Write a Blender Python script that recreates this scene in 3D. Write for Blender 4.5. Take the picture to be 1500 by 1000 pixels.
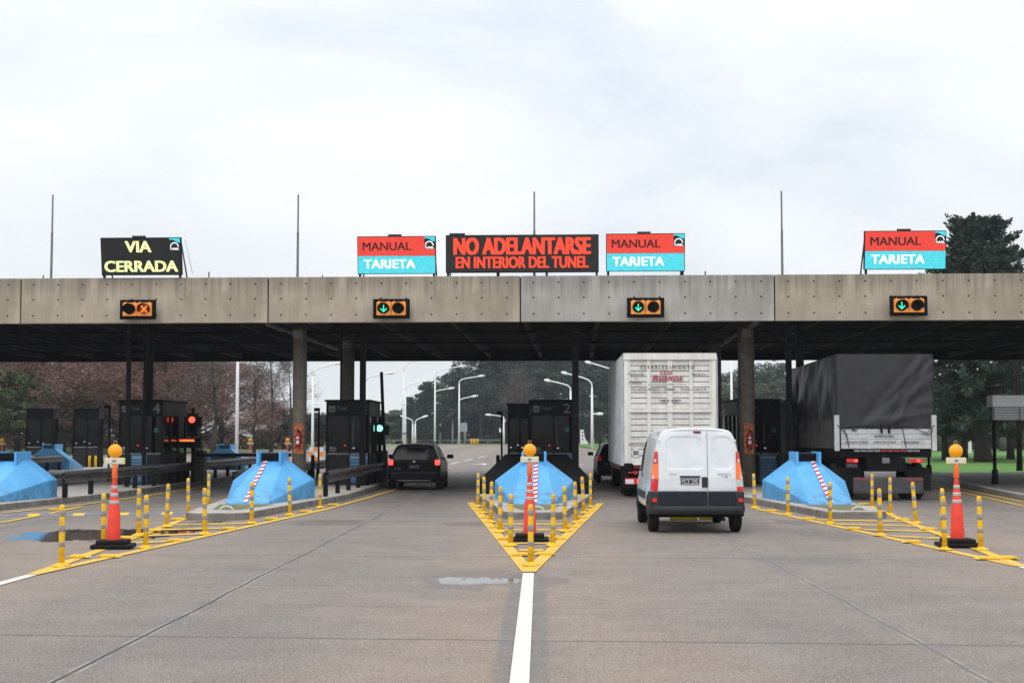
import bpy, bmesh, math, random
import numpy as np
from mathutils import Vector, Matrix, Euler
R = math.radians
scene = bpy.context.scene
for o in list(bpy.data.objects): bpy.data.objects.remove(o)

# ------------------------------------------------------------------ camera
CAMH = 1.68
cd = bpy.data.cameras.new("camera"); cam = bpy.data.objects.new("camera", cd)
scene.collection.objects.link(cam); scene.camera = cam
cd.lens = 50; cd.sensor_width = 36; cd.clip_start = 0.1; cd.clip_end = 6000
cam.location = (0, 0, CAMH)
cam.rotation_euler = (R(90 + 3.763), 0, R(1.10))
FPX = 1500 * 50 / 36
RC = Euler(cam.rotation_euler).to_matrix()

# ------------------------------------------------------------------ sky, sun, exposure
SUN_EL, SUN_AZ = 52, 200          # high soft sun behind the clouds, from behind the camera
w = bpy.data.worlds.new("World"); scene.world = w; w.use_nodes = True
wn = w.node_tree.nodes; wl = w.node_tree.links; wn.clear()
wout = wn.new('ShaderNodeOutputWorld'); bg = wn.new('ShaderNodeBackground')
sky = wn.new('ShaderNodeTexSky'); sky.sky_type = 'NISHITA'; sky.sun_disc = False
sky.sun_elevation = R(SUN_EL); sky.sun_rotation = R(SUN_AZ)
tc = wn.new('ShaderNodeTexCoord'); sep = wn.new('ShaderNodeSeparateXYZ')
wl.new(tc.outputs['Generated'], sep.inputs[0])
mp = wn.new('ShaderNodeMapping'); mp.inputs['Scale'].default_value = (1.8, 1.8, 4.2); mp.inputs['Location'].default_value = (0.35, 0.1, 0.2)
wl.new(tc.outputs['Generated'], mp.inputs[0])
n1 = wn.new('ShaderNodeTexNoise'); n1.inputs['Scale'].default_value = 1.5; n1.inputs['Detail'].default_value = 7; n1.inputs['Roughness'].default_value = .52
n1.inputs['Distortion'].default_value = .35
wl.new(mp.outputs[0], n1.inputs['Vector'])
cr = wn.new('ShaderNodeValToRGB')
cr.color_ramp.elements[0].position = .33; cr.color_ramp.elements[0].color = (.67, .725, .785, 1)
cr.color_ramp.elements[1].position = .62; cr.color_ramp.elements[1].color = (.92, .925, .935, 1)
e = cr.color_ramp.elements.new(.46); e.color = (.81, .84, .87, 1)
wl.new(n1.outputs['Fac'], cr.inputs[0])
gr = wn.new('ShaderNodeMapRange'); gr.inputs['From Min'].default_value = .1; gr.inputs['From Max'].default_value = 1
gr.inputs['To Min'].default_value = .97; gr.inputs['To Max'].default_value = 1.75
wl.new(sep.outputs['Z'], gr.inputs['Value'])
mul = wn.new('ShaderNodeVectorMath'); mul.operation = 'SCALE'
wl.new(cr.outputs[0], mul.inputs[0]); wl.new(gr.outputs[0], mul.inputs['Scale'])
sc = wn.new('ShaderNodeVectorMath'); sc.operation = 'SCALE'; sc.inputs['Scale'].default_value = .15
wl.new(sky.outputs[0], sc.inputs[0])
add = wn.new('ShaderNodeVectorMath'); add.operation = 'ADD'
mul2 = wn.new('ShaderNodeVectorMath'); mul2.operation = 'SCALE'; mul2.inputs['Scale'].default_value = 9.5
wl.new(mul.outputs[0], mul2.inputs[0]); wl.new(mul2.outputs[0], add.inputs[0]); wl.new(sc.outputs[0], add.inputs[1])
wl.new(add.outputs[0], bg.inputs['Color']); bg.inputs['Strength'].default_value = .1
wl.new(bg.outputs[0], wout.inputs[0])
sd = bpy.data.lights.new("sun", 'SUN'); so = bpy.data.objects.new("sun", sd); scene.collection.objects.link(so)
sd.energy = 0.9; sd.angle = R(30); sd.color = (1, .96, .9)
so.rotation_euler = (R(90 - SUN_EL), 0, R(180 - SUN_AZ + 0)) ; so.location = (0, -20, 60)
so.rotation_euler = Vector((math.sin(R(SUN_AZ)), math.cos(R(SUN_AZ)), math.tan(R(SUN_EL)))).to_track_quat('Z', 'Y').to_euler()
scene.view_settings.view_transform = 'Standard'; scene.view_settings.look = 'None'
scene.view_settings.exposure = 0.10; scene.view_settings.gamma = 1; scene.view_settings.use_curve_mapping = False
scene.render.engine = 'CYCLES'
scene.render.resolution_x = 1024; scene.render.resolution_y = 682

# ------------------------------------------------------------------ helpers
def ray(px, py):
    return RC @ Vector((px - 750, -(py - 500), -FPX))
def G(px, py, z=0.0):                     # point of the plane at height z seen at a photo pixel
    d = ray(px, py); t = (z - CAMH) / d.z
    return (d.x * t, d.y * t)
def AT(px, y):                            # lateral position of a pixel column at depth y
    d = ray(px, 637); return d.x / d.y * y
def ZT(py, y):                            # height of a pixel row at depth y
    d = ray(790, py); return CAMH + d.z / d.y * y
COL = scene.collection
def setp(o, label=None, cat=None, group=None, kind=None):
    if label: o['label'] = label
    if cat: o['category'] = cat
    if group: o['group'] = group
    if kind: o['kind'] = kind
    return o
def thing(name, label, cat, loc=(0, 0, 0), rz=0.0, group=None):
    o = bpy.data.objects.new(name, None); o.empty_display_size = .3; COL.objects.link(o)
    o.location = loc; o.rotation_euler = (0, 0, rz)
    return setp(o, label, cat, group)
def kids(o): return [c for c in bpy.data.objects if c.parent == o]
def copy_tree(o, parent=None):
    ch = KID.get(o.name, [])
    c = o.copy(); COL.objects.link(c); c.parent = parent
    KID[c.name] = []
    if parent is not None: KID[parent.name].append(c)
    for k in ch: copy_tree(k, c)
    return c
KID = {}
def reg(o, parent):
    KID.setdefault(o.name, [])
    if parent is not None: KID.setdefault(parent.name, []).append(o)

class MB:
    def __init__(s): s.v = []; s.f = []; s.m = []; s.mats = []; s.sm = []
    def mi(s, mat):
        if mat not in s.mats: s.mats.append(mat)
        return s.mats.index(mat)
    def add(s, vs, fs, mat, smooth=False, M=None):
        b = len(s.v); i = s.mi(mat)
        if M is not None: vs = [M @ Vector(v) for v in vs]
        s.v += [tuple(v) for v in vs]
        for f in fs: s.f.append(tuple(b + k for k in f)); s.m.append(i); s.sm.append(smooth)
        return s
    def box(s, a, b, mat, M=None):
        x0, y0, z0 = a; x1, y1, z1 = b
        vs = [(x0,y0,z0),(x1,y0,z0),(x1,y1,z0),(x0,y1,z0),(x0,y0,z1),(x1,y0,z1),(x1,y1,z1),(x0,y1,z1)]
        return s.add(vs, [(0,3,2,1),(4,5,6,7),(0,1,5,4),(1,2,6,5),(2,3,7,6),(3,0,4,7)], mat, False, M)
    def cyl(s, p0, p1, r0, r1, mat, n=12, smooth=True, cap=True):
        p0 = Vector(p0); p1 = Vector(p1); d = (p1 - p0).normalized()
        q = d.to_track_quat('Z', 'Y').to_matrix(); vs = []
        for p, r in ((p0, r0), (p1, r1)):
            for k in range(n):
                a = 2 * math.pi * k / n; vs.append(p + q @ Vector((math.cos(a) * r, math.sin(a) * r, 0)))
        fs = [(k, (k + 1) % n, n + (k + 1) % n, n + k) for k in range(n)]
        s.add(vs, fs, mat, smooth)
        if cap:
            s.add(vs[:n], [tuple(reversed(range(n)))], mat); s.add(vs[n:], [tuple(range(n))], mat)
        return s
    def tube(s, pts, r, mat, n=8, rs=None):
        pts = [Vector(p) for p in pts]; vs = []; N = len(pts)
        for i, p in enumerate(pts):
            d = (pts[min(i + 1, N - 1)] - pts[max(i - 1, 0)]).normalized()
            q = d.to_track_quat('Z', 'Y').to_matrix(); rr = rs[i] if rs else r
            for k in range(n):
                a = 2 * math.pi * k / n; vs.append(p + q @ Vector((math.cos(a) * rr, math.sin(a) * rr, 0)))
        fs = []
        for i in range(N - 1):
            # align rings by the nearest start vertex
            for k in range(n):
                fs.append((i*n + k, i*n + (k+1) % n, (i+1)*n + (k+1) % n, (i+1)*n + k))
        fs.append(tuple(reversed(range(n)))); fs.append(tuple(range((N-1)*n, N*n)))
        return s.add(vs, fs, mat, True)
    def lathe(s, prof, mat, n=20, c=(0, 0, 0), axis='Z', M=None, smooth=True):
        vs = []
        for r, z in prof:
            for k in range(n):
                a = 2 * math.pi * k / n
                p = (math.cos(a) * r, math.sin(a) * r, z)
                if axis == 'X': p = (p[2], p[0], p[1])
                if axis == 'Y': p = (p[1], p[2], p[0])
                vs.append((p[0] + c[0], p[1] + c[1], p[2] + c[2]))
        m = len(prof); fs = []
        for i in range(m - 1):
            for k in range(n):
                fs.append((i*n + k, i*n + (k+1) % n, (i+1)*n + (k+1) % n, (i+1)*n + k))
        if prof[0][0] > 1e-6: fs.append(tuple(reversed(range(n))))
        if prof[-1][0] > 1e-6: fs.append(tuple(range((m-1)*n, m*n)))
        return s.add(vs, fs, mat, smooth, M)
    def prism(s, poly, z0, z1, mat, plane='XY', M=None):
        n = len(poly)
        def P(a, b, c):
            return {'XY': (a, b, c), 'XZ': (a, c, b), 'YZ': (c, a, b)}[plane]
        vs = [P(a, b, z0) for a, b in poly] + [P(a, b, z1) for a, b in poly]
        fs = [tuple(reversed(range(n))), tuple(range(n, 2 * n))] + [(k, (k+1) % n, n + (k+1) % n, n + k) for k in range(n)]
        return s.add(vs, fs, mat, False, M)
    def grid(s, fn, nu, nv, mat, smooth=True, M=None):
        vs = [fn(i / nu, j / nv) for i in range(nu + 1) for j in range(nv + 1)]
        fs = [(i*(nv+1)+j, (i+1)*(nv+1)+j, (i+1)*(nv+1)+j+1, i*(nv+1)+j+1) for i in range(nu) for j in range(nv)]
        return s.add(vs, fs, mat, smooth, M)
    def text(s, txt, cx, cz, w, h, mat, y=0.0, off=0.0, M=None, th=.004, shear=0.0):
        vs, fs = text_geo(txt, 0.0, shear); ox = off * h; oz = off * h * .45; k = 0
        for dx, dz in (((-1, -1), (0, 0), (1, 1), (-1, 1), (1, -1), (-.5, 0), (.5, 0)) if off > .015 else ((0, 0),)):
            M2 = Matrix.Translation((cx + dx * ox, y - k * .0003, cz + dz * oz)) @ Matrix.Diagonal((w - 2 * ox, th, h - 2 * oz, 1)); k += 1
            if M is not None: M2 = M @ M2
            s.add(vs, fs, mat, False, M2)
        return s
    def build(s, name, parent=None, bevel=0, loc=(0, 0, 0), rz=0.0, seg=2, auto=True):
        me = bpy.data.meshes.new(name); me.from_pydata([tuple(v) for v in s.v], [], s.f)
        for m in s.mats: me.materials.append(m)
        me.polygons.foreach_set('material_index', s.m); me.polygons.foreach_set('use_smooth', s.sm)
        bm = bmesh.new(); bm.from_mesh(me); bmesh.ops.recalc_face_normals(bm, faces=bm.faces) if auto else None
        bm.to_mesh(me); bm.free(); me.update()
        o = bpy.data.objects.new(name, me); COL.objects.link(o); o.location = loc; o.rotation_euler = (0, 0, rz)
        if parent is not None: o.parent = parent
        reg(o, parent)
        if bevel:
            b = o.modifiers.new('bevel', 'BEVEL'); b.width = bevel; b.segments = seg; b.limit_method = 'ANGLE'; b.angle_limit = R(35)
        return o
_tc = {}
def text_geo(txt, off=0.0, shear=0.0):    # lettering fitted to a unit box, facing -Y
    k = (txt, off, shear)
    if k in _tc: return _tc[k]
    c = bpy.data.curves.new('t', 'FONT'); c.body = txt; c.size = 1; c.extrude = .5; c.offset = off; c.resolution_u = 3; c.shear = shear
    o = bpy.data.objects.new('t', c); COL.objects.link(o)
    dg = bpy.context.evaluated_depsgraph_get(); me = o.evaluated_get(dg).to_mesh()
    V = [v.co.copy() for v in me.vertices]; F = [tuple(p.vertices) for p in me.polygons]
    if 'J' in txt:                         # this face hangs its J below the line; set it back on it
        par = list(range(len(V)))
        def fd(i):
            while par[i] != i: par[i] = par[par[i]]; i = par[i]
            return i
        for f in F:
            for k in f[1:]: par[fd(k)] = fd(f[0])
        key = {}
        for i, v in enumerate(V): key.setdefault((round(v.x, 3), round(v.y, 3)), []).append(i)
        for g in key.values():
            for k in g[1:]: par[fd(k)] = fd(g[0])
        isl = {}
        for i in range(len(V)): isl.setdefault(fd(i), []).append(V[i])
        for r_, J in list(isl.items()):
            lo = min(v.y for v in J); hi = max(v.y for v in J)
            if lo < -.06:
                xl = min(v.x for v in J); t = max(.11, .10) * 1.0; wj = .40 * hi; dx = wj - (max(v.x for v in J) - xl) + .03
                for v in V:
                    if v.x > xl + .03 and v not in J: v.x += dx
                F = [f for f in F if fd(f[0]) != r_]; rr_ = wj * .52; cx_ = xl + wj - rr_
                out = [(xl + wj, hi), (xl + wj, rr_)] + [(cx_ + math.cos(-k * math.pi / 8) * rr_, rr_ + math.sin(-k * math.pi / 8) * rr_) for k in range(1, 9)]
                ri = rr_ - t; inn = [(cx_ + math.cos(-k * math.pi / 8) * ri, rr_ + math.sin(-k * math.pi / 8) * ri) for k in range(8, 0, -1)] + [(xl + wj - t, rr_), (xl + wj - t, hi)]
                P = out + inn; n0 = len(V); m_ = len(P); V += [Vector((x, y, -.5)) for x, y in P] + [Vector((x, y, .5)) for x, y in P]
                F += [(n0 + k, n0 + (k + 1) % m_, n0 + m_ + (k + 1) % m_, n0 + m_ + k) for k in range(m_)]
                h_ = m_ // 2
                for o_ in (n0, n0 + m_): F += [(o_ + k, o_ + k + 1, o_ + m_ - 2 - k, o_ + m_ - 1 - k) for k in range(h_ - 1)]
                used = {k for f in F for k in f}; mp_ = {k: i for i, k in enumerate(sorted(used))}; V = [V[k] for k in sorted(used)]; F = [tuple(mp_[k] for k in f) for f in F]
                break
    x0 = min(v.x for v in V); x1 = max(v.x for v in V); y0 = min(v.y for v in V); y1 = max(v.y for v in V)
    vs = [((v.x - (x0 + x1) / 2) / max(x1 - x0, 1e-6), -v.z, (v.y - (y0 + y1) / 2) / max(y1 - y0, 1e-6)) for v in V]
    bpy.data.objects.remove(o); bpy.data.curves.remove(c)
    _tc[k] = (vs, F); return _tc[k]

# ------------------------------------------------------------------ materials
def mat(name, col, rough=.6, metal=0, noise=.0, nscale=6, bump=0, bscale=40, spec=.5, emit=None, es=1, coat=0, streak=0, dirt=None):
    m = bpy.data.materials.new(name); m.use_nodes = True; nt = m.node_tree; N = nt.nodes; L = nt.links
    p = N['Principled BSDF']; p.inputs['Base Color'].default_value = (*col, 1); p.inputs['Roughness'].default_value = rough
    p.inputs['Metallic'].default_value = metal; p.inputs['Specular IOR Level'].default_value = spec
    if coat: p.inputs['Coat Weight'].default_value = coat; p.inputs['Coat Roughness'].default_value = .06
    if emit: p.inputs['Emission Color'].default_value = (*emit, 1); p.inputs['Emission Strength'].default_value = es
    if noise or bump or streak:
        t = N.new('ShaderNodeTexCoord'); mpn = N.new('ShaderNodeMapping'); L.new(t.outputs['Object'], mpn.inputs[0])
    if noise:
        n = N.new('ShaderNodeTexNoise'); n.inputs['Scale'].default_value = nscale; n.inputs['Detail'].default_value = 8; n.inputs['Roughness'].default_value = .65
        if streak: mpn.inputs['Scale'].default_value = (1, 1, streak)
        L.new(mpn.outputs[0], n.inputs['Vector'])
        r = N.new('ShaderNodeValToRGB'); dc = dirt or tuple(c * (1 - noise) for c in col)
        r.color_ramp.elements[0].position = .32; r.color_ramp.elements[0].color = (*dc, 1)
        r.color_ramp.elements[1].position = .68; r.color_ramp.elements[1].color = (*[min(1, c * (1 + noise * .35)) for c in col], 1)
        L.new(n.outputs['Fac'], r.inputs[0]); L.new(r.outputs[0], p.inputs['Base Color'])
        mr = N.new('ShaderNodeMapRange'); mr.inputs['To Min'].default_value = min(1, rough + .12); mr.inputs['To Max'].default_value = max(.02, rough - .08)
        L.new(n.outputs['Fac'], mr.inputs['Value']); L.new(mr.outputs[0], p.inputs['Roughness'])
    if bump:
        n2 = N.new('ShaderNodeTexNoise'); n2.inputs['Scale'].default_value = bscale; n2.inputs['Detail'].default_value = 4
        L.new(t.outputs['Object'], n2.inputs['Vector']); b = N.new('ShaderNodeBump'); b.inputs['Strength'].default_value = bump; b.inputs['Distance'].default_value = .02
        L.new(n2.outputs['Fac'], b.inputs['Height']); L.new(b.outputs[0], p.inputs['Normal'])
    return m
def emi(name, col, s=1):
    m = mat(name, tuple(c * .3 for c in col), .5, emit=col, es=s)
    if name.startswith('led'):             # LED modules are never equally bright
        N = m.node_tree.nodes; L = m.node_tree.links; t = N.new('ShaderNodeTexCoord'); mp_ = N.new('ShaderNodeMapping'); mp_.inputs['Scale'].default_value = (5, 1, 22); L.new(t.outputs['Object'], mp_.inputs[0])
        n = N.new('ShaderNodeTexNoise'); n.inputs['Scale'].default_value = 1.3; n.inputs['Detail'].default_value = 5; L.new(mp_.outputs[0], n.inputs['Vector'])
        r = N.new('ShaderNodeMapRange'); r.inputs['From Min'].default_value = .3; r.inputs['From Max'].default_value = .7; r.inputs['To Min'].default_value = s * .78; r.inputs['To Max'].default_value = s * 1.1
        L.new(n.outputs['Fac'], r.inputs['Value']); L.new(r.outputs[0], N['Principled BSDF'].inputs['Emission Strength'])
    return m
M_ = {}
M_['yellow'] = mat('delineator_yellow', (.95, .54, .008), .5, noise=.38, nscale=9)
M_['band'] = mat('grey_reflective_band', (.31, .29, .265), .45, noise=.3, nscale=30)
M_['rubber'] = mat('black_rubber', (.011, .010, .011), .75, noise=.4, nscale=9, spec=.2)
M_['orange'] = mat('cone_orange', (.82, .045, .018), .6, noise=.28, nscale=7)
M_['lampamber'] = mat('amber_lens', (.98, .40, .005), .25, bump=.3, bscale=120)
M_['blue'] = None
M_['bluedk'] = mat('dark_blue_interior', (.012, .07, .15), .6)
M_['white'] = mat('white_paint', (.72, .73, .73), .5, noise=.1, nscale=8)
M_['red'] = mat('red_tape', (.55, .02, .035), .5)
M_['tapew'] = mat('white_tape', (.75, .73, .74), .5)
M_['steel'] = mat('galvanised_steel', (.22, .23, .25), .42, metal=.6, noise=.35, nscale=5)
M_['steeldk'] = mat('dark_painted_steel', (.010, .010, .011), .6, noise=.4, nscale=4, spec=.12)
M_['black'] = mat('matt_black', (.005, .005, .006), .6, spec=.12)
M_['glassdk'] = mat('dark_glass', (.003, .0035, .004), .08, spec=.12)
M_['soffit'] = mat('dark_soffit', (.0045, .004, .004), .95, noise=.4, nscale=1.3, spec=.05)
M_['pipe'] = mat('grey_conduit', (.20, .19, .18), .6, noise=.3, nscale=5)
M_['polew'] = mat('white_lamp_post_paint', (.86, .88, .89), .4)
M_['grey'] = mat('mid_grey_paint', (.2, .2, .21), .5, noise=.2)
M_['col'] = mat('column_concrete', (.20, .175, .145), .85, noise=.3, nscale=5, bump=.25, bscale=30)

def concrete_panel(name, c1, c2, c3):
    m = bpy.data.materials.new(name); m.use_nodes = True; N = m.node_tree.nodes; L = m.node_tree.links; p = N['Principled BSDF']
    p.inputs['Roughness'].default_value = .88
    t = N.new('ShaderNodeTexCoord')
    a = N.new('ShaderNodeMapping'); a.inputs['Scale'].default_value = (1, 1, .3); L.new(t.outputs['Object'], a.inputs[0])
    n = N.new('ShaderNodeTexNoise'); n.inputs['Scale'].default_value = 3.2; n.inputs['Detail'].default_value = 9; n.inputs['Roughness'].default_value = .7; L.new(a.outputs[0], n.inputs['Vector'])
    r = N.new('ShaderNodeValToRGB'); r.color_ramp.elements[0].position = .30; r.color_ramp.elements[0].color = (*c2, 1)
    r.color_ramp.elements[1].position = .62; r.color_ramp.elements[1].color = (*c1, 1); L.new(n.outputs['Fac'], r.inputs[0])
    n2 = N.new('ShaderNodeTexNoise'); n2.inputs['Scale'].default_value = .8; n2.inputs['Detail'].default_value = 6; L.new(t.outputs['Object'], n2.inputs['Vector'])
    mx = N.new('ShaderNodeMix'); mx.data_type = 'RGBA'; mx.blend_type = 'MULTIPLY'
    rr = N.new('ShaderNodeValToRGB'); rr.color_ramp.elements[0].position = .35; rr.color_ramp.elements[0].color = (.80, .78, .75, 1); rr.color_ramp.elements[1].position = .6; rr.color_ramp.elements[1].color = (1.08, 1.06, 1.04, 1)
    L.new(n2.outputs['Fac'], rr.inputs[0]); mx.inputs['Factor'].default_value = 1
    L.new(r.outputs[0], mx.inputs['A']); L.new(rr.outputs[0], mx.inputs['B'])
    # grime running down from the coping
    s = N.new('ShaderNodeSeparateXYZ'); L.new(t.outputs['Object'], s.inputs[0])
    b = N.new('ShaderNodeMapping'); b.inputs['Scale'].default_value = (1, 1, .02); L.new(t.outputs['Object'], b.inputs[0])
    n3 = N.new('ShaderNodeTexNoise'); n3.inputs['Scale'].default_value = 5; n3.inputs['Detail'].default_value = 6; n3.inputs['Roughness'].default_value = .7; L.new(b.outputs[0], n3.inputs['Vector'])
    q = N.new('ShaderNodeMapRange'); q.inputs['From Min'].default_value = .2; q.inputs['From Max'].default_value = 1.17; q.inputs['To Min'].default_value = -.05; q.inputs['To Max'].default_value = .26; L.new(s.outputs['Z'], q.inputs['Value'])
    ad = N.new('ShaderNodeMath'); ad.operation = 'ADD'; L.new(n3.outputs['Fac'], ad.inputs[0]); L.new(q.outputs[0], ad.inputs[1])
    r3 = N.new('ShaderNodeValToRGB'); r3.color_ramp.elements[0].position = .63; r3.color_ramp.elements[0].color = (0, 0, 0, 1); r3.color_ramp.elements[1].position = .80; r3.color_ramp.elements[1].color = (.62, .62, .62, 1); L.new(ad.outputs[0], r3.inputs[0])
    mx2 = N.new('ShaderNodeMix'); mx2.data_type = 'RGBA'; L.new(r3.outputs[0], mx2.inputs['Factor']); L.new(mx.outputs['Result'], mx2.inputs['A']); mx2.inputs['B'].default_value = (*c3, 1)
    L.new(mx2.outputs['Result'], p.inputs['Base Color'])
    n4 = N.new('ShaderNodeTexNoise'); n4.inputs['Scale'].default_value = 22; n4.inputs['Detail'].default_value = 6; L.new(t.outputs['Object'], n4.inputs['Vector'])
    bu = N.new('ShaderNodeBump'); bu.inputs['Strength'].default_value = .35; bu.inputs['Distance'].default_value = .02; L.new(n4.outputs['Fac'], bu.inputs['Height']); L.new(bu.outputs[0], p.inputs['Normal'])
    return m
M_['panel'] = concrete_panel('brown_board_marked_concrete', (.44, .385, .31), (.355, .305, .24), (.17, .15, .125))
M_['panelg'] = concrete_panel('grey_board_marked_concrete', (.42, .405, .38), (.345, .33, .31), (.18, .17, .16))
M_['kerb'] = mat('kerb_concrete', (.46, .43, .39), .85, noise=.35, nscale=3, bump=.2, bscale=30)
M_['kerbside'] = mat('kerb_face_shaded', (.23, .21, .19), .85, noise=.45, nscale=3, bump=.2, bscale=30)  # darker copy of the kerb concrete, the face's shade put into its colour

def pud(px, py, wpx, hpx, pw):
    x, y = G(px, py); x2, _ = G(px + wpx, py); _, y2 = G(px, py - hpx); _, y1 = G(px, py + hpx); return (x, y, abs(x2 - x), (y2 - y1) / 2, pw)
PUDS = [pud(690, 848, 95, 15, -9), pud(692, 850, 70, 7, .62), pud(810, 850, 30, 6, -9), pud(140, 783, 125, 9.5, .9), pud(262, 777, 40, 5, .9), pud(1212, 783, 50, 9, -9), pud(690, 767, 48, 3.5, -9),
        pud(300, 765, 45, 5, .5), pud(1290, 776, 40, 4, -9), pud(1165, 765, 28, 4, -9), pud(480, 765, 60, 5, -9), pud(1180, 820, 90, 7, -9)]
def ground_mat():
    m = bpy.data.materials.new('worn_concrete_apron'); m.use_nodes = True; nt = m.node_tree; N = nt.nodes; L = nt.links; p = N['Principled BSDF']
    def nn(t, **k):
        n = N.new(t)
        for a, b in k.items(): setattr(n, a, b)
        return n
    def math_(op, a, b=None, c=None, clamp=False):
        n = N.new('ShaderNodeMath'); n.operation = op; n.use_clamp = clamp
        for i, x in enumerate((a, b, c)):
            if x is None: continue
            if isinstance(x, (int, float)): n.inputs[i].default_value = x
            else: L.new(x, n.inputs[i])
        return n.outputs[0]
    def noise(scale, detail=6, rough=.6, vec=None, dist=0):
        n = N.new('ShaderNodeTexNoise'); n.inputs['Scale'].default_value = scale; n.inputs['Detail'].default_value = detail; n.inputs['Roughness'].default_value = rough
        n.inputs['Distortion'].default_value = dist
        L.new(vec if vec else geo.outputs['Object'], n.inputs['Vector']); return n.outputs['Fac']
    def mixc(fac, a, b, blend='MIX'):
        n = N.new('ShaderNodeMix'); n.data_type = 'RGBA'; n.blend_type = blend
        if isinstance(fac, (int, float)): n.inputs['Factor'].default_value = fac
        else: L.new(fac, n.inputs['Factor'])
        for x, i in ((a, 'A'), (b, 'B')):
            if isinstance(x, tuple): n.inputs[i].default_value = (*x, 1)
            else: L.new(x, n.inputs[i])
        return n.outputs['Result']
    def rng(v, a, b, c=0, d=1, smooth=True):
        n = N.new('ShaderNodeMapRange'); n.interpolation_type = 'SMOOTHSTEP' if smooth else 'LINEAR'
        L.new(v, n.inputs['Value'])
        for k, x in zip(('From Min', 'From Max', 'To Min', 'To Max'), (a, b, c, d)): n.inputs[k].default_value = x
        return n.outputs[0]
    geo = N.new('ShaderNodeTexCoord'); s = N.new('ShaderNodeSeparateXYZ'); L.new(geo.outputs['Object'], s.inputs[0])
    X, Y = s.outputs['X'], s.outputs['Y']
    big = noise(.22, 5, .6); med = noise(1.3, 7, .65); fine = noise(11, 8, .78); grit = noise(42, 4, .85)
    tan = mixc(rng(med, .25, .78), (0.244, 0.185, 0.143), (0.293, 0.229, 0.178))
    blu = mixc(rng(med, .25, .78), (0.164, 0.147, 0.137), (0.209, 0.185, 0.170))
    lane = math_('ABSOLUTE', math_('SUBTRACT', math_('PINGPONG', math_('ADD', X, 6.45 * 20), 3.225), 3.225))     # 0 at the lane centre
    st = N.new('ShaderNodeMapping'); st.inputs['Scale'].default_value = (1, .16, 1); L.new(geo.outputs['Object'], st.inputs[0])
    streak = noise(.9, 6, .65, st.outputs[0])
    trk = math_('ADD', math_('MULTIPLY', rng(lane, 2.6, .9), .55), math_('MULTIPLY', rng(math_('ADD', math_('MULTIPLY', big, .6), math_('MULTIPLY', streak, .4)), .42, .60), .50))
    col = mixc(trk, tan, blu)
    mid = noise(4.5, 8, .72)
    col = mixc(math_('MULTIPLY', rng(mid, .50, .78), .30), col, (0.316, 0.249, 0.195))
    col = mixc(math_('MULTIPLY', rng(mid, .46, .25), .28), col, (0.116, 0.101, 0.091))
    col = mixc(math_('MULTIPLY', rng(fine, .53, .66), .55), col, (0.372, 0.302, 0.245))
    col = mixc(math_('MULTIPLY', rng(fine, .47, .36), .50), col, (0.093, 0.081, 0.073))
    col = mixc(math_('MULTIPLY', rng(grit, .54, .60), .85), col, (0.428, 0.359, 0.299))
    col = mixc(math_('MULTIPLY', rng(grit, .46, .40), .85), col, (0.070, 0.061, 0.056))
    # oil and rubber along the lanes, darkened further to paint the canopy's shade
    film_shade = math_('MULTIPLY', rng(lane, 2.1, .3, .35, 1), rng(streak, .30, .62, .5, 1))
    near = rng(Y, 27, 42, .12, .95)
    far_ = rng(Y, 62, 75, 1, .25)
    col = mixc(math_('MULTIPLY', math_('MULTIPLY', film_shade, math_('MULTIPLY', near, far_)), .80), col, (.055, .052, .052))
    # scuffs
    st2 = N.new('ShaderNodeMapping'); st2.inputs['Scale'].default_value = (.5, 3.4, 1); st2.inputs['Rotation'].default_value = (0, 0, .5); L.new(geo.outputs['Object'], st2.inputs[0])
    sc_ = noise(1.3, 6, .7, st2.outputs[0], .6)
    col = mixc(math_('MULTIPLY', rng(sc_, .62, .70), .30), col, (.10, .096, .094))
    # specks of litter and grit
    vo = N.new('ShaderNodeTexVoronoi'); vo.inputs['Scale'].default_value = 1.6; L.new(geo.outputs['Object'], vo.inputs['Vector'])
    col = mixc(math_('MULTIPLY', rng(vo.outputs['Distance'], .022, .014), .7), col, (.55, .53, .50))
    vo2 = N.new('ShaderNodeTexVoronoi'); vo2.inputs['Scale'].default_value = 2.3; L.new(geo.outputs['Object'], vo2.inputs['Vector'])
    col = mixc(math_('MULTIPLY', rng(vo2.outputs['Distance'], .040, .026), .8), col, (.05, .048, .046))
    # joints
    wob = math_('MULTIPLY', math_('SUBTRACT', noise(.9, 5, .7), .5), .13)
    yy = math_('ADD', math_('ADD', Y, math_('MULTIPLY', X, .055)), wob)
    dj = math_('ABSOLUTE', math_('SUBTRACT', math_('PINGPONG', math_('ADD', yy, 4.2 + 80), 4.0), 0))   # zero every 8 m at 11.8, 19.8 ...
    j1 = rng(dj, .035, .012)
    xx = math_('ADD', math_('ADD', X, .13), math_('ADD', math_('MULTIPLY', wob, .5), math_('MULTIPLY', math_('SUBTRACT', noise(.16, 2), .5), .16)))
    dl = math_('PINGPONG', math_('ADD', xx, 3.2 * 20), 1.6)
    dl = math_('ABSOLUTE', dl)
    dl = math_('PINGPONG', math_('ADD', xx, 64), 3.2)
    dl2 = math_('ABSOLUTE', math_('SUBTRACT', dl, 3.2))
    j2 = rng(dl2, .021, .008)
    pale = math_('MULTIPLY', rng(math_('ABSOLUTE', math_('SUBTRACT', dl2, .034)), .016, .006), rng(noise(2.2, 4), .42, .55))
    col = mixc(math_('MULTIPLY', pale, .55), col, (.40, .38, .35))
    wide = math_('MULTIPLY', rng(math_('ABSOLUTE', math_('SUBTRACT', dl2, math_('MULTIPLY', noise(.5, 3), .10))), .10, .03), rng(noise(.8, 4), .42, .62))
    col = mixc(math_('MULTIPLY', wide, .55), col, (.15, .148, .15))
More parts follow.
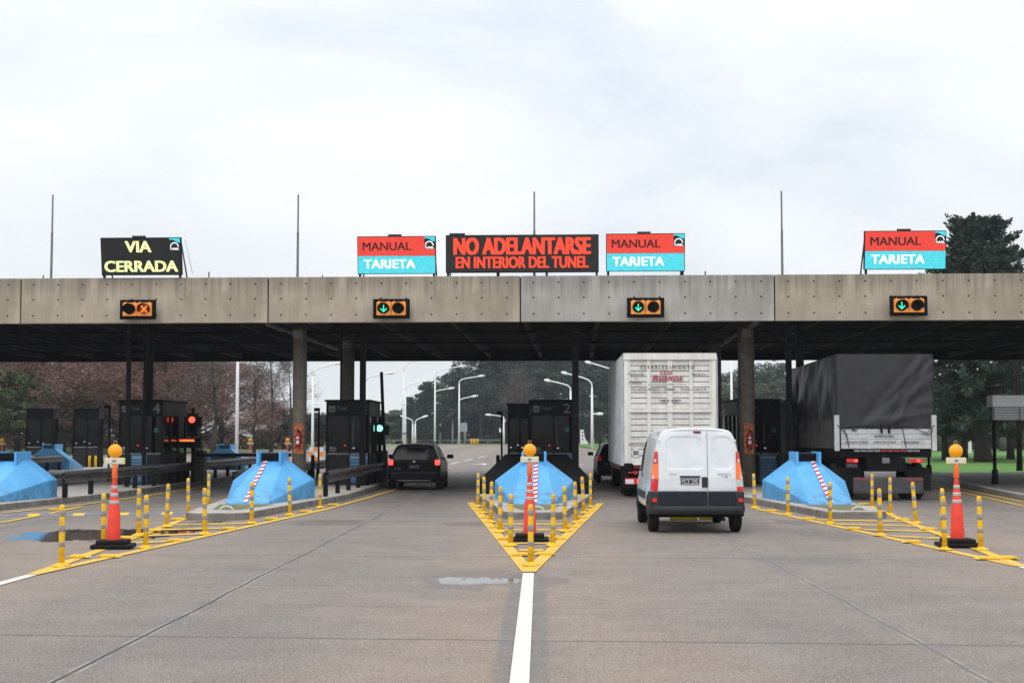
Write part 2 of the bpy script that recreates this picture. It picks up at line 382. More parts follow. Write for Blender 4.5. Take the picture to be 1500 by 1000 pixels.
    # irregular cracks
    cy = math_('ADD', yy, math_('MULTIPLY', noise(.5, 6, .6), .7))
    c1 = rng(math_('ABSOLUTE', math_('SUBTRACT', cy, 14.4)), .022, .006)
    c2 = rng(math_('ABSOLUTE', math_('SUBTRACT', cy, 16.3)), .020, .004)
    crk = math_('MULTIPLY', math_('MAXIMUM', c1, c2), rng(noise(.35, 3), .44, .54))
    side = rng(X, -.5, .5, 1, .38)
    dark = math_('MAXIMUM', math_('MAXIMUM', math_('MULTIPLY', j1, .75), math_('MULTIPLY', j2, side)), math_('MULTIPLY', crk, .7))
    dark = math_('MULTIPLY', dark, rng(noise(3, 5), .25, .5, .55, 1))
    col = mixc(dark, col, (.035, .036, .04))
    # dark sealed strips beside the painted lane line
    dc = math_('ABSOLUTE', math_('ADD', X, math_('ADD', math_('MULTIPLY', wob, 1.0), .13)))
    sl = math_('MULTIPLY', rng(dc, .24, .17), rng(Y, 17.9, 17.2))
    col = mixc(math_('MULTIPLY', sl, rng(noise(4, 5), .3, .6, .2, .62)), col, (.12, .122, .13))
    # older darker damp patches
    d1 = rng(noise(.45, 4, .55, None, .3), .60, .68)
    col = mixc(math_('MULTIPLY', d1, .22), col, (.13, .112, .10))
    # damp rings and shallow puddles lying in the low spots: (x, y, half width, half depth, damp size)
    rough = rng(med, .3, .7, .80, .66)
    pst = N.new('ShaderNodeMapping'); pst.inputs['Scale'].default_value = (1, .45, 1); L.new(geo.outputs['Object'], pst.inputs[0])
    edge = math_('MULTIPLY', math_('SUBTRACT', noise(2.6, 7, .66, pst.outputs[0]), .5), 3.6)
    wets = PUDS
    damp = None; pud = None
    for cx_, cy_, rx_, ry_, pw in wets:
        ex = math_('DIVIDE', math_('SUBTRACT', X, cx_), rx_); ey = math_('DIVIDE', math_('SUBTRACT', Y, cy_), ry_)
        e2 = math_('ADD', math_('ADD', math_('MULTIPLY', ex, ex), math_('MULTIPLY', ey, ey)), edge)
        dm = rng(e2, 1.0, .8); damp = dm if damp is None else math_('MAXIMUM', damp, dm)
        if pw > 0:
            pd_ = rng(e2, pw, pw - .05); pud = pd_ if pud is None else math_('MAXIMUM', pud, pd_)
    col = mixc(math_('MULTIPLY', damp, .55), col, (.125, .104, .092))
    col = mixc(pud, col, (.075, .064, .057))
    rough = math_('SUBTRACT', rough, math_('MULTIPLY', damp, .28))
    rough = math_('MULTIPLY', rough, math_('SUBTRACT', 1.0, math_('MULTIPLY', pud, .90)))
    L.new(col, p.inputs['Base Color']); L.new(rough, p.inputs['Roughness'])
    b = N.new('ShaderNodeBump'); b.inputs['Strength'].default_value = .35; b.inputs['Distance'].default_value = .01
    L.new(math_('MULTIPLY', math_('SUBTRACT', math_('MULTIPLY', grit, .6), dark), math_('SUBTRACT', 1.0, pud)), b.inputs['Height']); L.new(b.outputs[0], p.inputs['Normal'])
    return m
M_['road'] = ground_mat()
def blue_paint():
    m = mat('weathered_blue_paint', (.09, .40, .78), .5); N = m.node_tree.nodes; L = m.node_tree.links; p = N['Principled BSDF']; t = N.new('ShaderNodeTexCoord')
    def ns(scale, det, ro, sc=(1, 1, 1), di=0):
        mp_ = N.new('ShaderNodeMapping'); mp_.inputs['Scale'].default_value = sc; L.new(t.outputs['Object'], mp_.inputs[0])
        oi = N.new('ShaderNodeObjectInfo'); L.new(oi.outputs['Location'], mp_.inputs['Location'])
        n = N.new('ShaderNodeTexNoise'); n.inputs['Scale'].default_value = scale; n.inputs['Detail'].default_value = det; n.inputs['Roughness'].default_value = ro; n.inputs['Distortion'].default_value = di; L.new(mp_.outputs[0], n.inputs['Vector']); return n.outputs['Fac']
    def ramp(f, a_, b_):
        r = N.new('ShaderNodeMapRange'); r.inputs['From Min'].default_value = a_; r.inputs['From Max'].default_value = b_; L.new(f, r.inputs['Value']); return r.outputs[0]
    def mx(f, A, B):
        n = N.new('ShaderNodeMix'); n.data_type = 'RGBA'; L.new(f, n.inputs['Factor'])
        for x, i in ((A, 'A'), (B, 'B')):
            if isinstance(x, tuple): n.inputs[i].default_value = (*x, 1)
            else: L.new(x, n.inputs[i])
        return n.outputs['Result']
    def mm(a_, k):
        n = N.new('ShaderNodeMath'); n.operation = 'MULTIPLY'; L.new(a_, n.inputs[0])
        if isinstance(k, float): n.inputs[1].default_value = k
        else: L.new(k, n.inputs[1])
        return n.outputs[0]
    c0 = mx(ramp(ns(1.3, 6, .6), .35, .65), (.085, .37, .72), (.12, .45, .82))
    c1 = mx(mm(ramp(ns(2.2, 8, .7, (3, 3, .35)), .52, .72), .2), c0, (.06, .25, .47))
    c2 = mx(mm(ramp(ns(5, 9, .75, (1, .5, 2.5), .5), .60, .66), .8), c1, (.045, .13, .22))
    s = N.new('ShaderNodeSeparateXYZ'); L.new(t.outputs['Object'], s.inputs[0]); lowz = ramp(s.outputs['Z'], .42, .02)
    c3 = mx(mm(mm(ramp(ns(4, 8, .7), .44, .62), lowz), .75), c2, (.10, .13, .14))
    L.new(c3, p.inputs['Base Color']); b = N.new('ShaderNodeBump'); b.inputs['Strength'].default_value = .2; b.inputs['Distance'].default_value = .02; L.new(ns(9, 6, .6), b.inputs['Height']); L.new(b.outputs[0], p.inputs['Normal']); return m
M_['blue'] = blue_paint()
def grass_mat(name, a, b, sc_=.5):
    m = bpy.data.materials.new(name); m.use_nodes = True; N = m.node_tree.nodes; L = m.node_tree.links; p = N['Principled BSDF']; p.inputs['Roughness'].default_value = .9
    t = N.new('ShaderNodeTexCoord'); n = N.new('ShaderNodeTexNoise'); n.inputs['Scale'].default_value = sc_; n.inputs['Detail'].default_value = 10; n.inputs['Roughness'].default_value = .75
    L.new(t.outputs['Object'], n.inputs['Vector']); r = N.new('ShaderNodeValToRGB'); r.color_ramp.elements[0].position = .35; r.color_ramp.elements[1].position = .65
    r.color_ramp.elements[0].color = (*a, 1); r.color_ramp.elements[1].color = (*b, 1); L.new(n.outputs['Fac'], r.inputs[0]); L.new(r.outputs[0], p.inputs['Base Color'])
    return m
M_['grass'] = grass_mat('lawn', (.075, .125, .03), (.15, .20, .06))
M_['grassr'] = grass_mat('bright_lawn', (.045, .15, .015), (.11, .25, .03))
M_['moss'] = grass_mat('thin_island_grass', (.08, .10, .03), (.22, .21, .11), 6)
def worn(name, col, under, keep=.5, scale=5):
    m = mat(name, col, .65); N = m.node_tree.nodes; L = m.node_tree.links; p = N['Principled BSDF']
    t = N.new('ShaderNodeTexCoord'); n = N.new('ShaderNodeTexNoise'); n.inputs['Scale'].default_value = scale; n.inputs['Detail'].default_value = 10; n.inputs['Roughness'].default_value = .78
    L.new(t.outputs['Object'], n.inputs['Vector']); r = N.new('ShaderNodeValToRGB'); r.color_ramp.elements[0].position = keep - .13; r.color_ramp.elements[1].position = keep + .02
    r.color_ramp.elements[0].color = (*under, 1); r.color_ramp.elements[1].color = (*col, 1); L.new(n.outputs['Fac'], r.inputs[0]); L.new(r.outputs[0], p.inputs['Base Color'])
    return m
M_['ypaint'] = worn('worn_yellow_paint', (.74, .46, .05), (.33, .27, .19), .45, 7)
M_['ypaint2'] = worn('heavily_worn_yellow_paint', (.72, .45, .06), (.27, .22, .16), .50, 5)
M_['wpaint'] = worn('worn_white_paint', (.68, .66, .62), (.36, .34, .32), .36, 6)
M_['puddle'] = mat('puddle_water', (.035, .034, .034), .03, spec=.6)
M_['damp'] = mat('damp_concrete', (.15, .132, .12), .32, noise=.25, nscale=3)
# ------------------------------------------------------------------ ground, road, grass
def sheet(name, poly, z, m, kind='structure'):
    me = bpy.data.meshes.new(name); me.from_pydata([(x, y, z) for x, y in poly], [], [tuple(range(len(poly)))]); me.materials.append(m)
    if me.polygons[0].normal.z < 0: me.flip_normals()
    o = bpy.data.objects.new(name, me); COL.objects.link(o); reg(o, None)
    if kind: o['kind'] = kind
    return o
sheet('ground', [(-3000, -800), (3000, -800), (3000, 3500), (-3000, 3500)], -.02, M_['grass'])
# the apron narrows to the approach road beyond the plaza
road_poly = [(-70, -60), (40, -60), (40, 57), (19, 60), (14, 80), (9, 130), (6.0, 165), (4.5, 250), (-21, 250), (-27, 190), (-33, 118), (-70, 108)]
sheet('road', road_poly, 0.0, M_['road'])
sheet('side_lawn', [(19, 58), (300, 58), (300, 420), (6.5, 420), (6.2, 165), (9.2, 130), (14.2, 80)], .03, M_['grassr'])

def marking(name, strips, m, z=.008):
    b = MB()
    for st in strips: b.add([(x, y, z) for x, y in st], [tuple(range(len(st)))], m)
    o = b.build(name, auto=False)
    for p in o.data.polygons:
        if p.normal.z < 0: p.flip()
    o['kind'] = 'structure'; return o
def line(p, q, wd):
    d = Vector((q[0] - p[0], q[1] - p[1])).normalized(); n = Vector((-d.y, d.x)) * wd / 2
    return [(p[0] - n.x, p[1] - n.y), (q[0] - n.x, q[1] - n.y), (q[0] + n.x, q[1] + n.y), (p[0] + n.x, p[1] + n.y)]
CH = {  # island chevrons: tip, left arm end, right arm end
    'left': (G(47, 842), G(311, 745), G(486, 744)),
    'middle': ((-.13, 17.6), (-1.72, 35.6), (1.50, 35.2)),
    'right': (G(1497, 830), G(1104, 744), G(1270, 741)),
}
for k, (t, l, r) in CH.items():
    st = []
    wd = .17 if k == 'middle' else .16
    st.append(line(t, l, wd)); st.append(line((t[0], t[1]), r, wd))
    ys = [20.9, 22.3, 23.8, 25.4, 27.0] if k == 'middle' else [t[1] + 5.2, t[1] + 6.9, t[1] + 8.4, t[1] + 9.8]
    for y in ys:
        xl = t[0] + (l[0] - t[0]) * (y - t[1]) / (l[1] - t[1]) + .12; xr = t[0] + (r[0] - t[0]) * (y - t[1]) / (r[1] - t[1]) - .12
        sk = .25 if k == 'left' else (-.25 if k == 'right' else 0)
        st.append([(xl, y - .20 - sk), (xr, y - .20 + sk), (xr, y + .20 + sk), (xl, y + .20 - sk)])
    marking('yellow_chevron_marking', st[:1], M_['ypaint'], .008)
    marking('yellow_chevron_marking', st[1:2], M_['ypaint'], .012)
    marking('yellow_chevron_hatching', st[2:], M_['ypaint2'], .010)
marking('white_lane_line', [line((-.145, -10), (-.135, 17.5), .135)], M_['wpaint'])
tl = CH['left'][0]; marking('white_lane_line', [line((tl[0] + .02, -6), (tl[0], tl[1] + .1), .14)], M_['wpaint'])
tr = CH['right'][0]; marking('white_lane_line', [line((tr[0] - .02, -6), (tr[0], tr[1] + .1), .14)], M_['wpaint'])
# thin yellow edge lines along the islands and the right pavement
def pxline(pts, wd):
    P = [G(*p) for p in pts]; return [line(P[i], P[i + 1], wd) for i in range(len(P) - 1)]
marking('yellow_edge_line', pxline([(486, 744), (540, 729), (610, 708)], .12) + pxline([(0, 752), (100, 742), (200, 729), (300, 713)], .12), M_['ypaint'], .016)
marking('yellow_edge_line', pxline([(0, 766), (60, 755), (120, 742)], .12), M_['ypaint'], .014)
marking('yellow_edge_line', pxline([(1330, 703), (1400, 715), (1500, 736)], .11) + pxline([(1330, 705), (1420, 724), (1500, 742)], .10), M_['ypaint'], .016)
dash = [line(G(640 + i * 20, 684 - i * 4.5), G(652 + i * 20, 681 - i * 4.5), .14) for i in range(4)]
marking('white_dashes', dash + [line(G(694, 680), G(706, 679), .3), line(G(844, 680), G(858, 679.5), .3), line(G(846, 663), G(880, 663.4), .2)], M_['wpaint'], .008)
marking('road_arrow', [[G(700, 679.5), G(712, 678.6), G(712, 681)]], M_['wpaint'], .012)
# speed bump over the closed lane
b = MB(); p0 = Vector((*G(-40, 756), 0)); p1 = Vector((*G(318, 752), 0)); n = 22
for i in range(n):
    a = p0.lerp(p1, i / n); c = p0.lerp(p1, (i + 1) / n); mm = M_['ypaint'] if i % 4 == 1 else M_['grey_bump'] if 'grey_bump' in M_ else M_.setdefault('grey_bump', mat('bump_grey', (.20, .19, .22), .7, noise=.3))
    b.add([(a.x, a.y - .17, .003), (c.x, c.y - .17, .003), (c.x, c.y - .06, .045), (a.x, a.y - .06, .045), (c.x, c.y + .06, .045), (a.x, a.y + .06, .045), (c.x, c.y + .17, .003), (a.x, a.y + .17, .003)],
          [(0, 1, 2, 3), (3, 2, 4, 5), (5, 4, 6, 7)], mm)
sb = b.build('speed_bump'); setp(sb, 'low grey and yellow speed bump across the closed left lane', 'speed bump')
# right pavement
kl = [(13.6, 30), (12.5, 36.8), (13.1, 42), (14.3, 50), (15.3, 59)]
b = MB()
top = kl + [(60, 59), (60, 30)]
b.prism(top, -.01, .14, M_['kerb'])
pv = b.build('pavement', bevel=.02); pv['kind'] = 'structure'
pave = mat('dark_worn_paving', (.15, .145, .14), .8, noise=.3, nscale=1.2)
sheet('pavement_surface', [(x + .18, y) for x, y in kl] + [(59.8, 58.8), (59.8, 30.1)], .146, pave)

# ------------------------------------------------------------------ traffic islands
CX = [-20.4, -12.9, -6.45, -.1, 6.42]
def island(cx, wl, wr, y0, y1):
    L = [(-.42, y0), (-.62, y0 + .25), (-wl * .72, y0 + 5), (-wl, y0 + 9), (-wl, y1 - 9), (-wl * .7, y1 - 4), (-.5, y1)]
    Rr = [(.42, y0), (.62, y0 + .25), (wr * .72, y0 + 5), (wr, y0 + 9), (wr, y1 - 9), (wr * .7, y1 - 4), (.5, y1)]
    poly = [(cx + x, y) for x, y in Rr] + [(cx + x, y) for x, y in reversed(L)]
    b = MB(); n = len(poly)
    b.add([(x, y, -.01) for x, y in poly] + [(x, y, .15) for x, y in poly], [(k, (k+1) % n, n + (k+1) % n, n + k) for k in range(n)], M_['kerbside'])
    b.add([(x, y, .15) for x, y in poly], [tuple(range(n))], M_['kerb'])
    bm = b
    o = bm.build('traffic_island'); o['kind'] = 'structure'
    me = o.data
    bm2 = bmesh.new(); bm2.from_mesh(me); bmesh.ops.remove_doubles(bm2, verts=bm2.verts, dist=.001); bmesh.ops.recalc_face_normals(bm2, faces=bm2.faces); bm2.to_mesh(me); bm2.free()
    bv = o.modifiers.new('bevel', 'BEVEL'); bv.width = .025; bv.segments = 2; bv.limit_method = 'ANGLE'; bv.angle_limit = R(35)
    return o
island(CX[1], 1.5, 1.45, 28.6, 69); island(CX[2], 1.45, 1.45, 28.2, 62); island(CX[3], 1.55, 1.5, 28.6, 62); island(CX[4], 1.5, 1.12, 28.9, 62); island(CX[0] - 1.2, 2.6, 2.7, 33.6, 78)
for cx in CX[2:]:
    gp = sheet('island_grass', [(cx - .28, 29.35), (cx + .28, 29.35), (cx + .62, 31.45), (cx - .62, 31.45)], .156, M_['moss'], 'stuff')

# ------------------------------------------------------------------ crash cushions (blue)
def cushion_body(name_parent, tapes):
    b = MB(); T, S, F = .28, .95, .47
    yf, ym, yb = 0.0, 3.0, 3.6
    v = [(-F, yf, 0), (F, yf, 0), (-F, yf, .03), (F, yf, .03),
         (-S, ym, 0), (S, ym, 0), (-S, ym, .43), (S, ym, .43),
         (-T, ym, .93), (T, ym, .93), (-S, yb, 0), (S, yb, 0), (-S, yb, .43), (S, yb, .43), (-T, yb, .93), (T, yb, .93)]
    f = [(0, 1, 3, 2), (2, 3, 9, 8), (2, 8, 6), (3, 7, 9), (0, 2, 6, 4), (1, 5, 7, 3), (6, 8, 14, 12), (7, 13, 15, 9), (8, 9, 15, 14), (4, 6, 12, 10), (5, 11, 13, 7), (10, 12, 14, 15, 13, 11)]
    b.add(v, f, M_['blue'])
    return b
def cushion(cx, y, label, front=True, tape=None):
    root = thing('crash_cushion', label, 'crash cushion', (cx, y, .15), 0 if front else math.pi, 'blue crash cushions on the island noses')
    reg(root, None)
    cushion_body(root, tape).build('body', root, bevel=.015)
    b = MB()
    for sx in (-1, 1): b.box((sx * .27 - .03, 2.55, .80), (sx * .27 + .03, 3.55, 1.13), M_['blue'])
    b.box((-.239, 3.4, .92), (.239, 3.52, 1.10), M_['bluedk']); b.box((-.239, 2.85, .935), (.239, 3.39, 1.09), M_['black'])
    b.build('top_box', root, bevel=.008)
    if not front:
        b = MB(); b.box((-.55, 3.605, .0), (.55, 3.66, .62), M_['bluedk']); b.build('back_opening', root)
    if tape is not None:
        xt, xb = tape; b = MB(); n = 22
        A = Vector((xb, -.004, .05)); Bv = Vector((xt, 2.985, .935)); off = Vector((0, -.004, .006)); wv = Vector((.048, 0, 0)); d = (Bv - A) / n
        sl = .5
        for i in range(n):
            a = A + d * i + off; c = a + d; mm = M_['red'] if i % 2 else M_['tapew']
            k0 = d * (sl if i < n - 1 else 0); k1 = d * (sl if i > -1 else 0)
            k_lo = d * (0 if i == 0 else sl); k_hi = d * (0 if i == n - 1 else sl)
            b.add([a - wv + k_lo * 0, a + wv + k_lo, c + wv + k_hi, c - wv], [(0, 1, 2, 3)], mm)
        b.build('hazard_tape', root, auto=False)
    return root
cushion(CX[1], 31.6, 'blue crash cushion cut off by the left edge of the photo')
cushion(CX[2] - .05, 31.6, 'blue crash cushion with red and white stripe, left of the waiting dark wagon', tape=(-.14, -.03))
cushion(CX[3] - .03, 31.6, 'blue crash cushion seen head on behind the middle orange cone', tape=(.05, .03))
cushion(CX[4], 31.6, 'blue crash cushion with red and white stripe in front of the tarpaulin truck', tape=(.16, 0))
cushion(AT(80, 63.5), 66.3, 'smaller far blue crash cushion in front of the two far left dark booths', front=False)
cushion(AT(334, 63.5), 66.3, 'small far blue crash cushion beside the red traffic light', front=False)
for cx, wh in ((CX[2], 'left'), (CX[3], 'middle'), (CX[4], 'right')):
    b = MB(); b.tube([(cx + .05 + math.cos(a) * .14, 29.12, .145 + math.sin(a) * .09) for a in [math.pi * k / 8 for k in range(9)]], .014, M_['white'], 6)
    o = b.build('tie_hoop'); setp(o, 'small pale hoop sticking up from the nose of the %s kerbed island' % wh, 'hoop', 'pale hoops on the island noses')

# ------------------------------------------------------------------ toll canopy
DR = R(-1.5); DY = 40.0
Drot = Matrix.Rotation(DR, 4, 'Z')
def DK(u, v, z=0.0):
    p = Drot @ Vector((u, v, 0)); return (p.x, p.y + DY, z)
Z0, Z1 = 4.87, 6.17; DS = 40 / 36
can = thing('toll_canopy', 'long concrete toll plaza canopy with tie-hole fascia panels spanning every lane', 'canopy', (0, DY, 0), DR); reg(can, None)
js = [x * DS for x in (-26.3, -19.85, -13.4, -6.95, -.48, 5.94, 12.4, 18.85, 25.3)]
lit = {4: 'panelg'}
for i in range(len(js) - 1):
    b = MB(); pm = M_[lit.get(i, 'panel')]; w_ = js[i + 1] - js[i] - .035
    b.box((0, 0, 0), (w_, .25, Z1 - Z0), pm)
    o = b.build('fascia_panel', can, loc=(js[i] + .0175, 0, Z0), bevel=.012)
    if i == 4: o['label'] = 'greyer fascia panel'
    b = MB(); nx = 10
    for k in range(nx):
        for zz in (.22, .68, 1.11):
            x = w_ * (k + .5) / nx; b.cyl((x, -.003, zz), (x, .01, zz), .026, .026, M_['black'], 8)
    b.build('tie_holes', o)
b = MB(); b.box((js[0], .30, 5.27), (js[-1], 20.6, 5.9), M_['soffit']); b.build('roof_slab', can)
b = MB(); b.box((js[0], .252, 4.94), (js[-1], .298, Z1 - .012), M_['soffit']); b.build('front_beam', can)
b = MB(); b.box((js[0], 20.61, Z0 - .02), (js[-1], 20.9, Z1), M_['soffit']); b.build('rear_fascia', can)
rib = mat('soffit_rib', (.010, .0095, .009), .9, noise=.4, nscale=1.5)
u = js[0] + .8; b = MB()
while u < js[-1]:
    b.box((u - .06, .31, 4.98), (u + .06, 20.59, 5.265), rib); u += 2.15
ro = b.build('soffit_ribs', can); 
b = MB()
for v in (5.1, 10.3, 15.5): b.box((js[0], v - .15, 4.92), (js[-1], v + .15, 4.975), M_['soffit'])
b.build('cross_beam', can)
for u0 in (-7.9, 6.1):
    b = MB()
    for k in range(4): b.box((u0, .5 + k * 3.1, 4.82), (u0 + .12, 3.1 + k * 3.1, 4.905), M_['pipe'])
    b.build('strip_light', can)
def column(u, v, r, label=None):
    b = MB(); b.lathe([(r, 0), (r, 4.955 - .15)], M_['col'], 28); o = b.build('column', can, loc=(u, v, .15))
    b = MB(); b.box((-.16, -r - .16, 4.42), (.16, -r - .004, 4.68), M_['pipe']); b.build('floodlight', o, bevel=.02)
    return o
def W2D(x, y):                     # world to canopy-local
    p = Drot.inverted() @ Vector((x, y - DY, 0)); return p.x, p.y
CY = 42.6; c1x, c2x = AT(438.5, CY), AT(1094, CY)
column(*W2D(c1x, CY), .21); column(*W2D(c2x, CY), .245)
column(*W2D(AT(508, 47.5), 47.5), .24); column(*W2D(6.1, 49.5), .22)
for px, y, r in ((187, 42, .055), (211.5, 43.5, .05), (219, 44.5, .075), (531, 43.3, .085), (843, 41.7, .095), (1156.5, 41.6, .08), (1173, 42.4, .105), (499, 46.2, .03)):
    u_, v_ = W2D(AT(px, y), y)
    b = MB(); b.box((-r, -r, 0), (r, r, 5.1 - .15), M_['steeldk']); b.build('steel_post', can, loc=(u_, v_, .15))
# small conduit stubs on the coping
b = MB()
for px, h in ((49, .1), (298, .17), (468, .06), (1035, .12), (1420, .1)):
    u_ = AT(px, 40); b.cyl((u_, .12, Z1 - .01), (u_, .12, Z1 + h), .018, .018, M_['steeldk'], 8)
b.build('coping_stub', can)

# fire extinguishers on the two front columns
for px, r, rx, lab, lab2 in ((437.5, .21, 0, 'orange striped board wrapped on the left concrete column', 'red fire extinguisher hung on the left concrete column'),
                        (1097, .245, 0, 'orange striped board on the concrete column right of the white van', 'red fire extinguisher hung on the column right of the white van')):
    y = CY - r - .03; x = AT(px, y); m1 = M_.setdefault('boardo', mat('extinguisher_board_orange', (.55, .20, .05), .6, noise=.35)); m2 = M_.setdefault('boardr', mat('extinguisher_board_red', (.42, .06, .04), .6, noise=.3))
    root = thing('extinguisher_board', lab, 'hazard board', (x, y, 1.13)); reg(root, None)
    b = MB(); b.box((-.14, -.012, 0), (.14, .012, .90), m1); b.build('board', root)
    b = MB()
    for k in range(6):
        z = k * .17 - .05; P = [(-.138, z), (.138, z + .2), (.138, z + .27), (-.138, z + .07)]
        P = [(a, min(max(c, .005), .895)) for a, c in P]; b.add([(a, -.0145, c) for a, c in P], [(0, 1, 2, 3)], m2)
    b.build('red_stripes', root, auto=False)
    root = thing('fire_extinguisher', lab2, 'fire extinguisher', (x, y - .10, 1.30)); reg(root, None)
    b = MB(); b.lathe([(.0, 0), (.07, .005), (.078, .03), (.078, .38), (.05, .45), (.022, .47), (.022, .5)], mat('extinguisher_red', (.35, .01, .012), .3), 16); b.build('cylinder', root)
    b = MB(); b.box((-.03, -.08, .49), (.05, .02, .53), M_['black']); b.tube([(.04, 0, .5), (.1, -.02, .44), (.1, -.02, .25), (.085, -.03, .15)], .012, M_['black'], 6); b.build('valve_and_hose', root)
    b = MB(); b.box((-.045, -.083, .12), (.045, -.06, .22), M_['white']); b.box((-.04, -.083, .27), (.04, -.06, .33), M_['white']); b.build('paper_label', root)

# ------------------------------------------------------------------ poles on the roof
names = ['leftmost', 'second from left', 'behind the red message sign', 'rightmost']
for (px, top), nm in zip(((70, 283), (433.5, 284), (783, 281), (1149, 281)), names):
    y = 40.6; x = AT(px, y); t = ZT(top, y)
    b = MB(); b.cyl((0, 0, 0), (0, 0, (t - Z1) * .55), .036, .034, M_['steel'], 10); b.cyl((0, 0, (t - Z1) * .55), (0, 0, t - Z1), .027, .024, M_['grey'], 10)
    o = b.build('roof_mast', loc=(x, y, Z1 - .3 + .3)); setp(o, 'thin grey mast rising from the canopy roof, ' + nm, 'mast', 'thin masts on the canopy roof')
    b = MB(); b.cyl((0, 0, -.25), (0, 0, -.004), .03, .03, M_['steel'], 8); bb = b.build('mast_foot', o)

# ------------------------------------------------------------------ LED signs on the roof
LR = emi('led_red', (.80, .055, .035), .9); LC = emi('led_cyan', (.045, .60, .70), .95); LW = emi('led_white', (.9, .95, .95), 1.0)
LD = mat('led_dark_red_text', (.05, .008, .012), .6); LY = emi('led_pale_yellow', (.88, .92, .42), 1.0); LO = emi('led_scarlet', (.88, .06, .022), 1.0); LB = mat('led_black_face', (.012, .012, .013), .6, noise=.3, nscale=60)
def ledsign(px0, px1, pt, pb, label, kind, tilt=9, yaw=0, side=1):
    y = 40.2; xc = (AT(px0, y) + AT(px1, y)) / 2; w_ = AT(px1, y) - AT(px0, y); zb = ZT(pb, y); zt = ZT(pt, y); h = zt - zb
    root = thing('led_lane_sign' if kind != 'big' else 'led_message_board', label, 'led sign', (xc, y, zb), DR + R(yaw), 'illuminated signs on the canopy roof'); reg(root, None)
    Mt = Matrix.Rotation(R(tilt), 4, 'X')
    b = MB(); b.box((-w_/2, 0, 0), (w_/2, .14, h), M_['steeldk'], Mt); b.build('cabinet', root, bevel=.01)
    for sx in ((-1, -.33, .33, 1) if kind == 'big' else (-1, 1)):
        b = MB(); x = sx * (w_/2 - .06); b.box((x - .03, .02, Z1 - zb - .0), (x + .03, .1, .03), M_['black'])
        b.box((x - .02, .75, Z1 - zb), (x + .02, .79, .03), M_['black'])
        b.tube([(x, .08, h * .93), (x, .77, .02)], .022, M_['steel'], 6)
        b.build('support_frame', root)
    if kind == 'via':
        b = MB(); b.add([(side*(w_/2+.03), .15, h*.98), (side*(w_/2+.03), .19, h*.98), (side*(w_/2+.17), .55, .1), (side*(w_/2+.17), .50, .1)], [(0,1,2,3)], M_['steeldk'])
        b.build('side_stay', root)
    e = -.004; fr = .02
    b = MB()
    def rect(x0, x1, z0, z1, m, yy=-.006): b.box((x0, yy, z0), (x1, 0.0 - .0005, z1), m, Mt)
    hw = w_/2 - fr
    if kind == 'manual':
        rect(-hw, hw, h*.485, h - fr, LR); rect(-hw, hw, fr, h*.48, LC)
    else: rect(-hw, hw, fr, h - fr, LB)
    b.build('display', root)
    b = MB()
    if kind == 'manual':
        b.text('MANUAL', -w_*.12, h*.735, w_*.62, h*.22, LD, -.012, .03, Mt); b.build('lettering', root); b = MB()
        b.text('TARJETA', -w_*.09, h*.27, w_*.66, h*.235, LW, -.012, .05, Mt)
        for k in range(14):
            z = fr + .02 + k * (h*.44/14); b.box((-hw, -.0075, z), (hw, -.0062, z + .005), M_.setdefault('cline', emi('led_pale_cyan_rows', (.25, .75, .85), .9)), Mt)
    elif kind == 'via':
        b.text('VIA', -w_*.03, h*.76, w_*.33, h*.30, LY, -.012, .055, Mt); b.build('lettering', root); b = MB(); b.text('CERRADA', 0, h*.24, w_*.92, h*.30, LY, -.012, .055, Mt)
    else:
        b.text('NO ADELANTARSE', 0, h*.70, w_*.90, h*.46, LO, -.012, .06, Mt); b.build('lettering', root); b = MB(); b.text('EN INTERIOR DEL TUNEL', 0, h*.27, w_*.87, h*.31, LO, -.012, .05, Mt)
    b.build('lettering', root)
    if kind != 'big':   # tunnel emblem in the corner
        Mo = Mt; b = MB(); lx = hw - .16; lz = h - .185; Mt = Mt @ Matrix.Translation((lx, 0, lz)) @ Matrix.Diagonal((1.12, 1, 1.12, 1)); lx = lz = 0
        b.box((lx - .125, -.009, lz - .16), (lx + .145, -.0065, lz + .145), LB, Mt)
        P = [(-.125, .146), (.145, .146), (.145, .03), (.07, .04), (0, .09), (-.06, .11), (-.125, .105)]
        b.prism([(lx + a, lz + c) for a, c in P], -.012, -.0095, LC, 'XZ', Mt)
        n = 14; arc = [(lx + math.cos(math.pi*k/n)*.112, lz - .075 + math.sin(math.pi*k/n)*.118) for k in range(n+1)] + [(lx + math.cos(math.pi*(n-k)/n)*.086, lz - .075 + math.sin(math.pi*(n-k)/n)*.092) for k in range(n+1)]
        for k in range(n): b.prism([arc[k], arc[k+1], arc[2*n+1-k-1], arc[2*n+1-k]], -.012, -.0095, LW, 'XZ', Mt)
        b.text('TUNEL', lx, lz - .125, .24, .055, LW, -.012, .06, Mt); b.build('tunnel_emblem', root); Mt = Mo
    b = MB(); tx = -w_*.02 if kind != 'big' else -w_*.425; tw = .19 if kind != 'big' else .22
    zt_ = h + .0
    b.box((tx - tw, .0, zt_ + .002), (tx + tw, .05, zt_ + .055), M_['black'], Mt); b.text('MULTILED', tx, zt_ + .028, tw*1.7, .035, M_['grey'], -.004, .02, Mt); b.build('maker_plate', root)
    return root
ledsign(144, 263, 347, 402, 'black roof sign reading VIA CERRADA in pale yellow letters', 'via', 10)
ledsign(522, 638, 346, 401, 'red and cyan MANUAL TARJETA sign left of the wide message board', 'manual', 9)
ledsign(652, 878, 344, 399, 'wide black message board reading NO ADELANTARSE in red', 'big', 3)
ledsign(889, 1005, 343, 398, 'red and cyan MANUAL TARJETA sign right of the wide message board', 'manual', 9)
ledsign(1270, 1390, 340, 396, 'red and cyan MANUAL TARJETA sign beside the conifer top at right', 'manual', 9)

